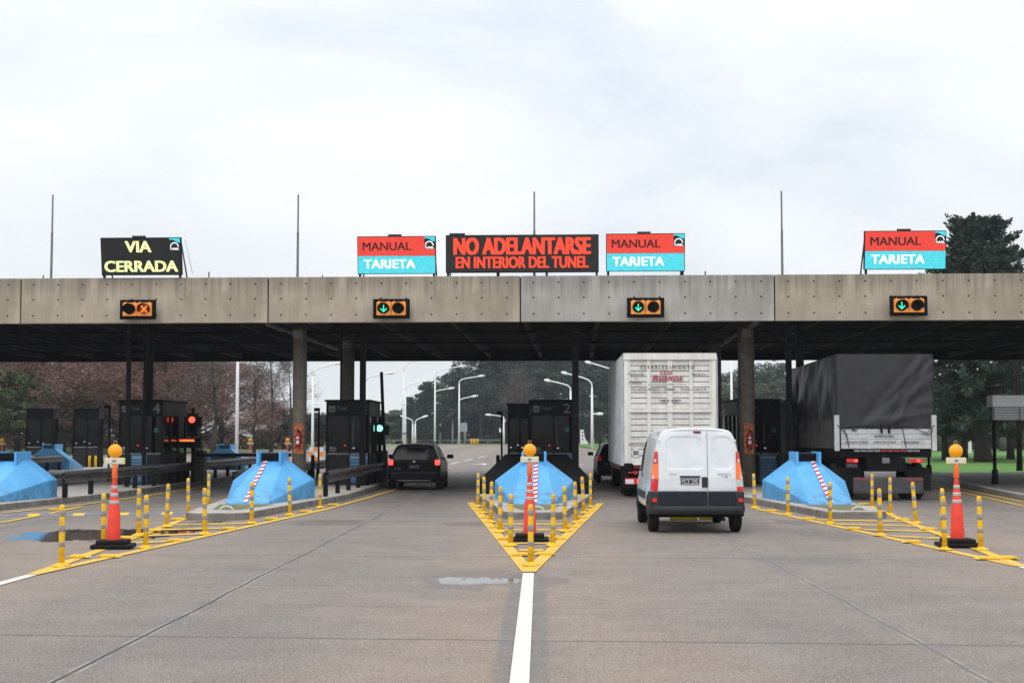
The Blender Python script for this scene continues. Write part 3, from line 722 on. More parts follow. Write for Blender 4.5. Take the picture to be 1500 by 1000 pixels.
# ------------------------------------------------------------------ lane signals on the fascia
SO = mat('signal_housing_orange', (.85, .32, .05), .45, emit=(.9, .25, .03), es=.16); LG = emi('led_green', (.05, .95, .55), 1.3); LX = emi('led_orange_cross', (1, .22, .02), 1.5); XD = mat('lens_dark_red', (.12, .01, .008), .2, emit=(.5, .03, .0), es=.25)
def lanesignal(pxc, pyc, label, cross=False):
    y = 35.72; x = AT(pxc, y) + .0; yy = DK(AT(pxc, 40), 0)[1] - .30; x = AT(pxc, yy); z = ZT(pyc, yy)
    root = thing('lane_signal', label, 'lane signal', (x, yy, z), DR, 'lane signals on the canopy fascia'); reg(root, None); root.scale = (1.1, 1, 1.1)
    b = MB(); b.box((-.475, .04, -.255), (.475, .08, .255), M_['black']); b.build('backboard', root, bevel=.03)
    b = MB(); b.box((-.05, .082, -.1), (.05, .285, .1), M_['steel']); b.build('bracket', root)
    for sx in (-1, 1):
        b = MB(); b.box((sx*.19 - .183, -.03, -.17), (sx*.19 + .183, .038, .17), SO)
        for q in (-1, 1): b.cyl((sx*.19 + q*.12, 0, .165), (sx*.19 + q*.12, 0, .195), .018, .018, SO, 8)
        hsg = b.build('signal_head', root, bevel=.015)
        b = MB(); n = 20; r = .135
        on = (sx == 1) if cross else (sx == -1)
        b.cyl((sx*.19, -.055, 0), (sx*.19, -.032, 0), r, r, XD if (cross and on) else M_['black'], 24); b.build('lens', hsg)
        b = MB(); vs = []
        for k in range(n + 1):
            a = math.pi * (-.15 + 1.3 * k / n)
            c, s_ = math.cos(a) * .148, math.sin(a) * .148
            vs += [(sx*.19 + c, -.03, s_), (sx*.19 + c, -.20, s_)]
        b.add(vs, [(2*k, 2*k+1, 2*k+3, 2*k+2) for k in range(n)], M_['black'], True); v = b.build('visor', hsg); so_ = v.modifiers.new('solid', 'SOLIDIFY'); so_.thickness = .006
        if on:
            b = MB(); cx_ = sx*.19
            if cross:
                for s2 in (-1, 1): b.tube([(cx_ - .075, -.062, -.085*s2), (cx_ + .075, -.062, .085*s2)], .019, LX, 6)
            else:
                b.tube([(cx_, -.062, .09), (cx_, -.062, -.08)], .014, LG, 6)
                for s2 in (-1, 1): b.tube([(cx_ + s2*.078, -.062, .0), (cx_, -.062, -.085)], .014, LG, 6)
            b.build('lit_cross' if cross else 'lit_arrow', hsg)
    return root
lanesignal(198, 452, 'lane signal with a lit orange cross below the VIA CERRADA sign', True)
lanesignal(572, 451.5, 'green arrow lane signal left of the wide message board'); lanesignal(947, 450.5, 'green arrow lane signal on the grey fascia panel'); lanesignal(1335, 448.5, 'green arrow lane signal at the right, under the rightmost roof sign')

# ------------------------------------------------------------------ toll booths
M_['boothglass'] = mat('booth_dark_glass', (.004, .004, .005), .08, spec=.22); M_['frame'] = mat('booth_black_frame', (.006, .006, .008), .5, noise=.3, spec=.15)
M_['notice'] = mat('booth_blue_notice', (.04, .15, .32), .5, noise=.3, nscale=3); M_['noticet'] = mat('notice_pale_text', (.25, .36, .46), .5)
M_['logo'] = mat('booth_grey_lettering', (.13, .14, .15), .5); M_['stone'] = mat('booth_lower_wall', (.022, .021, .021), .8, noise=.4)
LRD = emi('small_red_led', (1, .03, .02), 1.6); WL = emi('small_white_light', (.9, .85, 1), .8)
def booth(x0, x1, y0, y1, zt, label, num=None, full=True, notice=(.55, .97), base=.15):
    w_, d = x1 - x0, y1 - y0; H = zt - base
    root = thing('toll_booth', label, 'toll booth', (x0, y0, base), 0, 'dark toll booths under the canopy'); reg(root, None)
    b = MB(); b.box((.02, .02, 0), (w_ - .02, d - .02, .95), M_['stone']); b.build('lower_wall', root)
    b = MB(); b.box((.03, .03, .952), (w_ - .03, d - .03, H - .5), M_['boothglass']); b.build('glazing', root)
    b = MB(); b.box((.0, .0, H - .498), (w_, d, H - .06), M_['frame']); b.box((-.05, -.05, H - .058), (w_ + .05, d + .05, H), M_['black']); b.build('roof', root, bevel=.012)
    b = MB()
    for x in (0, w_*.52, w_ - .05): b.box((x, -.012, 0), (x + .05, .029, H - .5), M_['frame'])
    for y in (0.04, d*.33, d*.66, d - .05):
        b.box((w_ - .029, y, 0), (w_ + .012, y + .05, H - .5), M_['frame']); b.box((-.012, y, 0), (.029, y + .05, H - .5), M_['frame'])
    b.box((.051, -.01, .93), (w_*.52 - .001, .028, .98), M_['grey']); b.box((w_*.52 + .051, -.01, .93), (w_ - .051, .028, .98), M_['grey']); b.build('window_frame', root)
    if full:
        b = MB(); nx0, nx1 = notice; b.box((w_*nx0, -.03, .05), (w_*nx1, -.014, .93), M_['notice']); o = b.build('blue_notice', root)
        b = MB()
        for k in range(7): b.box((w_*nx0 + .05, -.033, .72 - k*.09), (w_*nx1 - .05 - (k % 3)*.05, -.031, .74 - k*.09), M_['noticet'])
        b.box((w_*nx0 + .03, -.033, .8), (w_*nx1 - .03, -.031, .88), M_['noticet']); b.build('notice_text', o)
        b = MB(); lx, lz = .20, H - .29
        b.box((lx - .12, -.006, lz - .1), (lx + .08, -.001, lz + .1), M_['logo'])
        n = 8
        for k in range(n):
            a, c = math.pi*k/n, math.pi*(k+1)/n; b.prism([(lx - .02 + math.cos(a)*.075, lz - .07 + math.sin(a)*.10), (lx - .02 + math.cos(c)*.075, lz - .07 + math.sin(c)*.10), (lx - .02 + math.cos(c)*.05, lz - .07 + math.sin(c)*.07), (lx - .02 + math.cos(a)*.05, lz - .07 + math.sin(a)*.07)], -.010, -.0065, M_['black'], 'XZ')
        b.text('Túnel', lx + .28, lz + .03, .30, .11, M_['logo'], -.004, .01); b.build('tunnel_emblem', root)
    if num:
        b = MB(); b.text(num, w_ - .20, H - .27, .22, .30, M_['logo'], -.004, .03); b.build('booth_number', root)
    b = MB()
    for k, (fx, z) in enumerate(((.10, 1.13), (.42, 1.2), (.62, 1.12))): b.box((w_*fx, .0, z), (w_*fx + .05, .022, z + .025), WL if k != 1 or not full else LRD)
    b.build('console_lights', root)
    if full:
        b = MB(); b.box((w_*.80, .0, 1.62), (w_*.90, .024, 1.76), mat('green_sticker', (.01, .13, .09), .5)); b.build('green_sticker', root)
        b = MB(); b.box((w_*.60, .012, 1.25), (w_*.64, .027, 1.95), mat('painted_reflection_grey', (.05, .05, .052), .6)); b.build('painted_reflection', root)  # pale upright strip painted on the glass as a reflection
        b = MB(); b.box((w_*.08, .0, 1.02), (w_*.24, .024, 1.16), mat('paper_notice', (.10, .10, .10), .6)); b.build('paper_notice', root)
    return root
booth(AT(777, 44), AT(840, 44), 44, 46.8, ZT(585, 44), 'dark toll booth numbered 2 behind the middle blue cushion', '2')
booth(AT(744.5, 46), AT(776, 46), 45.6, 47.6, ZT(591, 46), 'lower dark booth joined to the left of booth 2', None, False)
booth(AT(477.5, 44), AT(541, 44), 44, 47, ZT(585, 44), 'dark toll booth with blue notice beside the waiting dark wagon', '3')
booth(AT(174, 44), AT(238, 44), 44, 47, ZT(585, 44), 'dark toll booth numbered 4 left of the red traffic light', '4', notice=(.30, .66))
booth(AT(1081, 44.5), AT(1143, 44.5), 44.5, 47.5, ZT(584, 44.5), 'dark toll booth behind the concrete column right of the van', None, notice=(.5, .9))
booth(AT(38, 68), AT(78, 68), 68, 68.7, ZT(598, 68), 'narrow dark booth at far left, left one of the pair behind the far cushion', None, False)
booth(AT(107, 68), AT(145, 68), 68, 68.7, ZT(598, 68), 'narrow dark booth at far left, right one of the pair behind the far cushion', None, False)
# wedge plinth in front of booth 2
b = MB(); x = -.1
b.add([(x-1.5, 37.2, .15), (x+1.5, 37.2, .15), (x+1.5, 37.2, .50), (x-1.5, 37.2, .50), (x-1.05, 43.6, .15), (x+1.05, 43.6, .15), (x+.95, 43.6, 1.1), (x-.95, 43.6, 1.1)],
      [(0,1,2,3), (3,2,6,7), (4,7,6,5), (0,3,7,4), (1,5,6,2), (0,4,5,1)], M_['steeldk'])
o = b.build('guard_wedge', bevel=.02); setp(o, 'black sloping guard wedge between the middle cushion and booth 2', 'guard wedge')

# ------------------------------------------------------------------ guard rails
def rail(x0, y0, x1, y1, label, base=.15):
    root = thing('guard_rail', label, 'guard rail', (x0, y0, base), 0, 'steel guard rails on the islands'); reg(root, None)
    d = Vector((x1 - x0, y1 - y0, 0)); L_ = d.length; q = Vector((0, 1, 0)).rotation_difference(d.normalized()).to_matrix().to_4x4()
    prof = [(0, .36), (.06, .39), (.07, .43), (0, .48), (0, .52), (.07, .57), (.06, .62), (0, .65)]
    b = MB(); vs = []; N_ = int(L_ / 2) + 1
    for k in range(N_ + 1):
        for px, z in prof: vs.append(q @ Vector((px + .05, L_ * k / N_, z)))
    m = len(prof); b.add(vs, [(k*m + i, (k+1)*m + i, (k+1)*m + i + 1, k*m + i + 1) for k in range(N_) for i in range(m - 1)], M_['railm'], False)
    o = b.build('beam', root); s_ = o.modifiers.new('solid', 'SOLIDIFY'); s_.thickness = .012
    k = .4
    while k < L_:
        p = q @ Vector((-.04, k, 0)); b = MB(); b.box((p.x - .06, p.y - .05, 0), (p.x + .05, p.y + .05, .6), M_['steeldk']); b.build('post', root); k += 2.0
    return root
M_['railm'] = mat('weathered_rail_steel', (.11, .11, .115), .45, metal=.5, noise=.4, nscale=3)
rail(CX[1] + 1.25, 34.6, CX[1] + 1.35, 58, 'long guard rail beside the closed lane, from the left cushion past booth 4')
rail(CX[2] + 1.15, 35.2, CX[2] + 1.3, 52, 'guard rail along the island left of the waiting wagon')
rail(CX[2] - 1.3, 36, CX[2] - 1.35, 52, 'guard rail along the left side of the booth 3 island')
rail(CX[4] - 1.32, 36.5, CX[4] - 1.35, 50, 'guard rail behind the white van at the column foot')
rail(CX[0] + 1.2, 40, AT(90, 62.4), 62.4, 'far guard rail ending at the far left blue cushion')

# ------------------------------------------------------------------ traffic lights, boom gates, camera posts
def tlight(x, y, zl, color, label):
    root = thing('traffic_light', label, 'traffic light', (x, y, .15), 0); reg(root, None)
    b = MB(); b.cyl((0, .05, 0), (0, .05, zl - .4), .05, .05, M_['steeldk'], 10); b.build('pole', root)
    b = MB(); b.box((-.17, -.1, zl - .62), (.17, .12, zl + .12), M_['black']); b.box((-.05, -.02, zl + .12), (.05, .08, zl + .3), M_['black']); hd = b.build('signal_head', root, bevel=.02)
    for k, c in enumerate(('r', 'g')):
        on = (c == 'r') == (color == 'red'); zz = zl - .08 - k * .33 if color == 'red' else (zl + .0 - k*.33 + .0)
    zz = zl - .08
    b = MB(); b.cyl((0, -.13, zz), (0, -.102, zz), .105, .105, emi('lit_%s_lens' % color, (1, .10, .05) if color == 'red' else (.25, 1, .75), 1.8 if color == 'red' else 2.2), 20); b.build('lit_lens', hd)
    b = MB(); b.cyl((0, -.13, zz - .3), (0, -.102, zz - .3), .10, .10, M_['glassdk'], 20); b.build('dark_lens', hd)
    b = MB(); b.box((.18, -.1, zz - .22), (.30, .08, zz + .1), M_['black']); b.build('side_lamp', root, bevel=.02)
    return root
tlight(AT(282, 46.5), 46.5, ZT(613, 46.5) - .15 + .05, 'red', 'red traffic light beside booth 4 in the closed lane')
tlight(AT(556.5, 46.5), 46.5, ZT(627, 46.5) - .15 + .08, 'green', 'green traffic light beside booth 3 above the waiting wagon')
x = AT(276, 46.2); root = thing('led_text_panel', 'small dark panel with a glowing orange LED row below the red light', 'led panel', (x, 46.2, .15)); reg(root, None)
b = MB(); zc = ZT(645, 46.2) - .15; b.box((-.38, 0, zc - .24), (.40, .2, zc + .08), M_['black']); b.box((.1, .05, 0), (.22, .17, zc - .241), M_['steeldk']); b.build('housing', root)
b = MB()
for k in range(9): b.box((-.33 + k*.06, -.006, zc - .03), (-.29 + k*.06, -.001, zc + .035), emi('led_orange_row', (1, .16, .03), 2.5) if k == 0 else b.mats[0])
b.build('led_row', root)
def gate(x, y, up, label, lab_len=3.0):
    root = thing('boom_gate', label, 'boom gate', (x, y, .15)); reg(root, None)
    b = MB(); b.box((-.2, -.2, 0), (.2, .2, 1.02), M_['gatebox']); b.build('cabinet', root, bevel=.02)
    b = MB()
    if up: b.box((.12, -.30, .95), (.22, -.22, 3.6), M_['black'], Matrix.Rotation(R(-2.5), 4, 'Y'))
    else: b.box((-.1, -.30, .82), (lab_len, -.22, .93), M_['black'])
    b.build('boom', root, bevel=.01); return root
M_['gatebox'] = mat('gate_cabinet_brown', (.045, .04, .03), .6, noise=.3)
gate(AT(293, 47.2), 47.2, False, 'lowered black boom across the closed lane, on a brown cabinet', 3.1)
gate(AT(566, 47.0) - .16, 47.0, True, 'raised black boom beside the green traffic light')
for px, y, t, lab in ((467, 49.6, 600, 'thin black hooked camera post left of booth 3'), (735, 49, 605, 'thin black camera post left of booth 2'), (160, 47, 596, 'thin black camera post left of booth 4')):
    x = AT(px, y); z = ZT(t, y); root = thing('camera_post', lab, 'camera post', (x, y, .15), 0, 'thin black camera posts'); reg(root, None)
    b = MB(); b.cyl((0, 0, 0), (0, 0, z - .15), .035, .03, M_['black'], 8); b.build('post', root)
    b = MB(); b.box((-.16, -.1, z - .2), (.03, .05, z - .08), M_['black']); b.build('camera', root, bevel=.01)
for px, y, lab in ((729.5, 45, 'short black bollard left of booth 2'), (458.5, 45, 'short black bollard left of booth 3')):
    b = MB(); b.lathe([(.06, 0), (.06, .85), (.05, .9), (0, .91)], M_['black'], 12); o = b.build('bollard', loc=(AT(px, y), y, .15)); setp(o, lab, 'bollard', 'short black bollards')
# ------------------------------------------------------------------ delineator posts
def make_post():
    root = thing('delineator_post', 'x', 'delineator', (0, 0, 0), 0, 'yellow delineator posts round the island noses'); reg(root, None)
    b = MB(); b.lathe([(.0375, .02), (.0375, .30), (.036, .745), (.032, .77), (.02, .785), (0, .79)], M_['yellow'], 16); b.build('post', root)
    b = MB(); b.lathe([(.115, .009), (.11, .022), (.06, .035), (.045, .05), (.045, .055)], M_['yellow'], 16); b.build('base', root)
    for z0, z1 in ((.64, .715), (.44, .525), (.25, .315)):
        b = MB(); b.lathe([(.037, z0), (.0392, z0 + .003), (.0392, z1 - .003), (.037, z1)], M_['band'], 16); b.build('reflective_band', root)
    return root
def make_stud():
    b = MB(); b.prism([(-.15, 0), (-.10, .035), (.10, .035), (.15, 0)], -.09, .09, M_['studm'], 'XZ')
    o = b.build('road_stud', bevel=.006); setp(o, 'x', 'road stud', 'yellow road studs on the chevron lines'); return o
M_['studm'] = mat('stud_yellow', (.82, .52, .03), .45, noise=.15, nscale=20)
ORD = ['', 'first', 'second', 'third', 'fourth', 'fifth', 'sixth', 'seventh']
P0 = [None, None]; rg = random.Random(4)
def put_posts(pts, fmt, extra=''):
    for i, p in enumerate(pts, 1):
        if P0[0] is None: o = P0[0] = make_post()
        else: o = copy_tree(P0[0])
        x, y = G(p[0], p[1]); lean = p[2] if len(p) > 2 else rg.uniform(-1.8, 1.8)
        o.location = (x, y, .006); o.rotation_euler = (R(rg.uniform(-1, 1)), R(lean), rg.uniform(0, 6)) if len(p) < 3 else (0, R(lean), 0)
        o['label'] = fmt % ORD[i]
def put_studs(pts, fmt):
    for i, p in enumerate(pts, 1):
        if P0[1] is None: o = P0[1] = make_stud()
        else: o = copy_tree(P0[1])
        x, y = G(*p); o.location = (x, y, .013); o.rotation_euler = (0, 0, rg.uniform(-.08, .08)); o['label'] = fmt % ORD[i]
put_posts([(90, 830)], 'nearest yellow post at the tip of the left chevron, left of the orange cone%.0s')
put_posts([(213.5, 803), (300, 783), (368.5, 767), (424.5, 755), (469, 744)], 'yellow post on the right arm of the left chevron, %s from the cone backwards')
put_posts([(151.5, 799), (203, 785), (244, 772, 1.5), (276, 756), (305, 745)], 'yellow post on the left arm of the left chevron, %s from the cone backwards')
put_posts([(777.5, 829, 0)], 'nearest yellow post at the tip of the middle chevron, before the cone%.0s')
put_posts([(748, 800, .5), (732.5, 780), (719, 765.5, 1.2), (709, 752), (700, 742.5, .6)], 'yellow post on the left arm of the middle chevron, %s from the tip backwards')
put_posts([(810, 800), (828, 779), (844, 766, -1.6), (855.5, 752, -3), (865, 743)], 'yellow post on the right arm of the middle chevron, %s from the tip backwards')
put_posts([(1384, 806, -.6), (1289.5, 785), (1216, 767), (1154.5, 754), (1106, 744)], 'yellow post on the left arm of the right chevron, %s from the cone backwards')
put_posts([(1437, 806, -1), (1380.5, 784), (1342, 767, -4), (1304, 754.5), (1277.5, 744)], 'yellow post on the right arm of the right chevron, %s from the tip backwards')
put_studs([(160, 816.5), (258, 793), (335, 775.5), (398, 761), (448, 750), (488, 740)], 'flat yellow road stud on the right arm of the left chevron, %s from its tip')
put_studs([(116, 817), (183, 789), (223, 778), (261, 761.5), (291, 750)], 'flat yellow road stud on the left arm of the left chevron, %s from its tip')
put_studs([(762, 814), (741, 790.5), (727, 773), (714, 759), (704, 748)], 'flat yellow road stud on the left arm of the middle chevron, %s from its tip')
put_studs([(798, 813), (818, 790), (836, 773), (850, 759), (862, 748)], 'flat yellow road stud on the right arm of the middle chevron, %s from its tip')
put_studs([(1444.5, 819.5), (1336, 795), (1251, 775.5), (1185, 761), (1131, 749)], 'flat yellow road stud on the left arm of the right chevron, %s from its tip')
put_studs([(1475, 819), (1416, 794), (1360, 776), (1322, 762), (1265, 739)], 'flat yellow road stud on the right arm of the right chevron, %s from its tip')
put_studs([(82, 747.5)], 'flat yellow road stud by the kerb of the leftmost island%.0s')

# ------------------------------------------------------------------ cones with warning lamps
def make_cone():
    root = thing('traffic_cone', 'x', 'traffic cone', (0, 0, 0), 0, 'tall orange cones topped by amber lamps'); reg(root, None)
    b = MB(); 
    b.prism([(-.30, -.24), (.30, -.24), (.30, .24), (-.30, .24)], .0, .06, M_['rubber']); b.prism([(-.23, -.19), (.23, -.19), (.23, .19), (-.23, .19)], .061, .12, M_['rubber']); b.build('rubber_base', root, bevel=.02)
    b = MB(); b.lathe([(.107, .11), (.104, .13), (.083, .62), (.071, .63), (.036, .97), (.033, .98), (.033, 1.0), (.02, 1.03), (.03, 1.06), (.034, 1.07)], M_['orange'], 28); b.build('cone_body', root)
    for z0, z1 in ((.645, .70), (.755, .81), (.865, .92)):
        r = lambda z: .071 - .035 * (z - .63) / .34 + .0035
        b = MB(); b.lathe([(r(z0) - .003, z0), (r(z0), z0 + .002), (r(z1), z1 - .002), (r(z1) - .003, z1)], M_['conew'], 28); b.build('reflective_band', root)
    b = MB(); b.lathe([(.02, 1.0), (.044, 1.04), (.04, 1.16), (.032, 1.235), (.02, 1.24)], mat('lamp_mount_orange', (.9, .16, .03), .45), 16); b.build('lamp_mount', root)
    b = MB(); b.box((-.145, -.035, 1.235), (.145, .035, 1.33), mat('battery_box_cream', (.72, .66, .36), .5)); bo = b.build('battery_box', root, bevel=.01)
    b = MB(); b.box((-.10, -.0385, 1.25), (.105, -.0355, 1.315), mat('box_sticker', (.66, .66, .62), .5)); b.text('RP', 0, 1.283, .05, .028, M_['black'], -.041, .02); b.build('sticker', bo)
    b = MB(); b.lathe([(0, -.055), (.05, -.05), (.085, -.034), (.098, -.012), (.104, -.01), (.104, .01), (.098, .012), (.085, .034), (.05, .05), (0, .055)], M_['lampamber'], 24, (0, 0, 1.43), 'Y'); lo = b.build('amber_lamp', root)
    b = MB(); b.tube([(math.cos(a)*.025, 0, 1.555 + math.sin(a)*.028) for a in [math.pi*2*k/12 for k in range(13)]], .006, mat('handle', (.5, .3, .1), .4, metal=.5), 6); b.build('handle_ring', lo)
    return root
M_['conew'] = mat('silver_reflective_band', (.50, .47, .45), .35, noise=.2, nscale=20)
c0 = make_cone(); x, y = G(166, 803); c0.location = (x, y, .012); c0.rotation_euler[2] = .12; c0['label'] = 'tall orange cone with amber lamp at the left chevron'
for px, py, lab, rz in ((776, 793, 'tall orange cone with amber lamp behind the post at the middle chevron tip', 0), (1403, 801, 'tall orange cone with amber lamp at the right chevron', -.05),
                        (366, 690, 'far small orange cone with amber lamp right of the white pole', 0), (421, 690, 'far orange cone half hidden by the left column', 0), (2, 693, 'far amber-lamp cone cut by the left photo edge', 0)):
    c = copy_tree(c0); x, y = G(px, py); c.location = (x, y, .012); c.rotation_euler = (0, 0, rz); c['label'] = lab

# ------------------------------------------------------------------ vehicles
def catmull(P, n):
    P = [Vector(p) for p in P]; out = []
    Q = [P[0] * 2 - P[1]] + P + [P[-1] * 2 - P[-2]]
    for i in range(1, len(Q) - 2):
        a, b, c, d = Q[i-1], Q[i], Q[i+1], Q[i+2]
        for k in range(n):
            t = k / n; out.append(.5 * ((2*b) + (c - a)*t + (2*a - 5*b + 4*c - d)*t*t + (3*b - a - 3*c + d)*t**3))
    out.append(P[-1]); return out
class Shell:
    """car body from half cross sections (x, z) at stations y; rear at y = 0"""
    def __init__(s, stations, n=4, ny=3):
        rings = []
        for y, P in stations: rings.append([Vector((p.x, y, p.y)) for p in catmull([Vector((a, b)) for a, b in P], n)])
        m = len(rings[0]); cols = [catmull([r[i] for r in rings], ny) for i in range(m)]
        s.rings = [[cols[i][k] for i in range(m)] for k in range(len(cols[0]))]; s.m = m
        for r in s.rings:
            for p in r: p.x = max(p.x, 0)
    def mesh(s, matr, b=None, rearlean=None):
        b = b or MB(); vs = []; N_ = 2 * s.m
        for r in s.rings:
            vs += [p.copy() for p in r] + [Vector((-p.x, p.y, p.z)) for p in reversed(r)]
        if rearlean:
            for v in vs: v.y += rearlean(v.x, v.z) * max(0, 1 - v.y / .8)
        K = len(s.rings); fs = []
        for k in range(K - 1):
            for i in range(N_): fs.append((k*N_ + i, (k+1)*N_ + i, (k+1)*N_ + (i+1) % N_, k*N_ + (i+1) % N_))
        b.add(vs, fs, matr, True)
        for k, off in ((0, 0), (K - 1, 0)):     # caps as strips
            base = k * N_; b.add(vs[base:base + N_], [(i, i+1, N_-2-i, N_-1-i) for i in range(s.m - 1)], matr, False)
        return b
    def sx(s, y, z):
        k = 0
        while k < len(s.rings) - 2 and s.rings[k+1][0].y < y: k += 1
        def f(r):
            best = None
            for i in range(len(r) - 1):
                a, c = r[i], r[i+1]
                if min(a.z, c.z) <= z <= max(a.z, c.z) and abs(a.z - c.z) > 1e-6:
                    x = a.x + (c.x - a.x) * (z - a.z) / (c.z - a.z); best = x if best is None else max(best, x)
            return best if best is not None else max(p.x for p in r)
        a, c = s.rings[k], s.rings[k+1]; t = (y - a[0].y) / max(c[0].y - a[0].y, 1e-6); t = min(max(t, 0), 1)
        return f(a) * (1 - t) + f(c) * t
    def side_patch(s, corners, matr, off=.006, n=6, sides=(-1, 1), b=None):
        b = b or MB(); A, B, C, D = [Vector(c) for c in corners]
        for sd_ in sides:
            def fn(u, v):
                p = (A * (1-u) + B * u) * (1-v) + (D * (1-u) + C * u) * v
                return (sd_ * (s.sx(p.x, p.y) + off), p.x, p.y)
            b.grid(fn, n, n, matr)
        return b
def wheel(parent, x, y, r, wd, sgn, hub, z=None):
    b = MB(); z = z or r
    b.lathe([(r*.62, -wd/2), (r*.9, -wd/2), (r*.98, -wd*.38), (r, -wd*.25), (r, wd*.25), (r*.98, wd*.38), (r*.9, wd/2), (r*.62, wd/2)], M_['rubber'], 28, (x, y, z), 'X')
    t = b.build('wheel', parent)
    b = MB(); b.lathe([(0, sgn*wd*.30), (r*.2, sgn*wd*.34), (r*.5, sgn*wd*.25), (r*.63, sgn*wd*.44)], hub, 20, (x, y, z), 'X'); b.build('rim', t)
    return t
M_['hub'] = mat('wheel_rim_grey', (.3, .31, .33), .35, metal=.6); M_['vanw'] = mat('white_car_paint', (.76, .81, .85), .28, coat=.5, noise=.10, nscale=2.5, dirt=(.67, .705, .735)); M_['plastic'] = mat('grey_bumper_plastic', (.034, .037, .042), .6, noise=.2, nscale=10, spec=.25)
M_['carblack'] = mat('black_car_paint', (.003, .0032, .004), .35, spec=.10, coat=.03); M_['lensr'] = mat('tail_lens_red', (.55, .015, .015), .15, coat=.5, emit=(.8, .02, .01), es=.12); M_['lenso'] = mat('tail_lens_orange', (.85, .16, .02), .15, coat=.5, emit=(.9, .15, .02), es=.15)
M_['lensw'] = mat('tail_lens_clear', (.6, .6, .6), .15, coat=.5); M_['lit'] = emi('lit_brake_lamp', (1, .05, .04), 2.6); M_['plate'] = mat('number_plate_black', (.015, .015, .017), .4); M_['gap'] = mat('panel_gap', (.03, .032, .035), .7); M_['gapl'] = mat('door_seam_shadow', (.16, .18, .2), .6)

# ---- white van
VX = (AT(951.5, 24.7) + AT(1087.5, 24.7)) / 2; VY = 24.55
van = thing('parked_van', 'white panel van waiting behind the livestock truck', 'van', (VX, VY, 0)); van.name = 'white_van'; reg(van, None)
base = [(0, .37), (.62, .37), (.765, .40), (.80, .50), (.795, .70), (.775, .95), (.745, 1.15), (.715, 1.38), (.675, 1.56), (.625, 1.69), (.54, 1.765), (.30, 1.80), (0, 1.812)]
def st(y, sx=1.0, zt=1.812, zb=.95, zlow=0, dz=0):
    P = []
    for x, z in base:
        zz = z if z < zb else zb + (z - zb) * (zt - zb) / (1.812 - zb)
        P.append((x * sx, zz + (zlow if z < .3 else 0) + dz))
    return (y, P)
sh = Shell([st(0, .955, 1.79), st(.03, .985, 1.805), st(.10, 1.0), st(.5, 1.015), st(1.2, 1.03), st(2.0, 1.035), st(2.45, 1.03, 1.79), st(2.8, 1.02, 1.62), st(3.05, 1.01, 1.30), st(3.2, 1.0, 1.10, .9), st(3.6, .98, 1.0, .85), st(3.85, .92, .9, .75), st(3.97, .80, .75, .65)])
lean = lambda x, z: max(0, (z - .95)) * .10 + (x / .8) ** 4 * .05
body = sh.mesh(M_['vanw'], None, lean).build('body', van)
def ry(x, z): return lean(x, z)
def rear_patch(x0, x1, z0, z1, m, off, b, n=8, rad=.08, seg=None):
    # rounded rectangle lying on the rear face
    pts = []
    for cx_, cz_, a0 in ((x1 - rad, z1 - rad, 0), (x0 + rad, z1 - rad, 90), (x0 + rad, z0 + rad, 180), (x1 - rad, z0 + rad, 270)):
        for k in range(5): a = R(a0 + k * 22.5); pts.append((cx_ + math.cos(a)*rad, cz_ + math.sin(a)*rad))
    return pts
def rear_ring(pts, m, off, b, wd=.008, c=None):
    n = len(pts); cx_ = sum(p[0] for p in pts)/n; cz_ = sum(p[1] for p in pts)/n; vs = []
    for x, z in pts:
        d = Vector((x - cx_, z - cz_)); d.normalize(); vs.append((x, ry(x, z) - off, z)); vs.append((x - d.x*wd, ry(x, z) - off, z - d.y*wd))
    b.add(vs, [(2*i, 2*((i+1) % n), 2*((i+1) % n)+1, 2*i+1) for i in range(n)], m, False)
# rear doors as raised skins with pressed recesses
def rear_skin(x0, x1, z0, z1, name, recess, top_in=.0):
    nu, nv = 60, 80; b = MB()
    (rx0, rx1, rz0, rz1) = recess
    def sd_box(x, z):
        cx_, cz_ = (rx0 + rx1)/2, (rz0 + rz1)/2; hx, hz = (rx1 - rx0)/2, (rz1 - rz0)/2; r = .10
        tx = hx - (.035 * max(0, (z - cz_) / hz))   # recess narrows upward
        qx, qz = abs(x - cx_) - tx + r, abs(z - cz_) - hz + r
        return math.hypot(max(qx, 0), max(qz, 0)) + min(max(qx, qz), 0) - r
    def fn(u, v):
        z = z0 + (z1 - z0) * v
        lim = min(.758, sh.sx(.1, min(z, 1.74)) - .02)
        a = max(x0, -lim); c = min(x1, lim); x = a + (c - a) * u
        d = sd_box(x, z); dep = .010 * min(1, max(0, -d / .022))
        edge = min(u, 1-u, v, 1-v); rn = .006 * max(0, 1 - edge * 18)
        return (x, ry(x, z) - .014 + dep + rn, z)
    b.grid(fn, nu, nv, M_['vanw']); return b.build(name, van)
d1 = rear_skin(-.775, .172, .725, 1.745, 'rear_door', (-.545, .12, 1.09, 1.66))
d2 = rear_skin(.184, .775, .725, 1.745, 'rear_door', (.235, .63, 1.09, 1.66))
b = MB(); b.box((.172, .0 + .001, .45), (.184, .06, 1.74), M_['gap'], Matrix.Translation((0, -.012, 0))); 
b = MB(); b.box((-.30, -.035, .955), (.05, -.018, .985), M_['plastic']); b.build('plate_lamp_bar', d1, bevel=.005)
b = MB(); b.box((-.285, -.028, .835), (.03, -.017, .945), M_['plate']); pl = b.build('number_plate', d1)
b = MB(); b.text('PCY 295', -.128, .888, .275, .065, M_['white'], -.030, .015); b.box((-.27, -.0295, .930), (.015, -.0285, .938), M_['white']); b.box((-.27, -.0295, .842), (.015, -.0285, .850), M_['white']); b.build('plate_lettering', pl)
b = MB(); b.box((.075, -.040, .79), (.172, -.018, .965), M_['plastic']); b.build('door_handle', d1, bevel=.02)
b = MB(); b.text('RENAULT', -.405, 1.012, .13, .018, M_['grey'], -.018, .0); b.build('maker_lettering', d1)
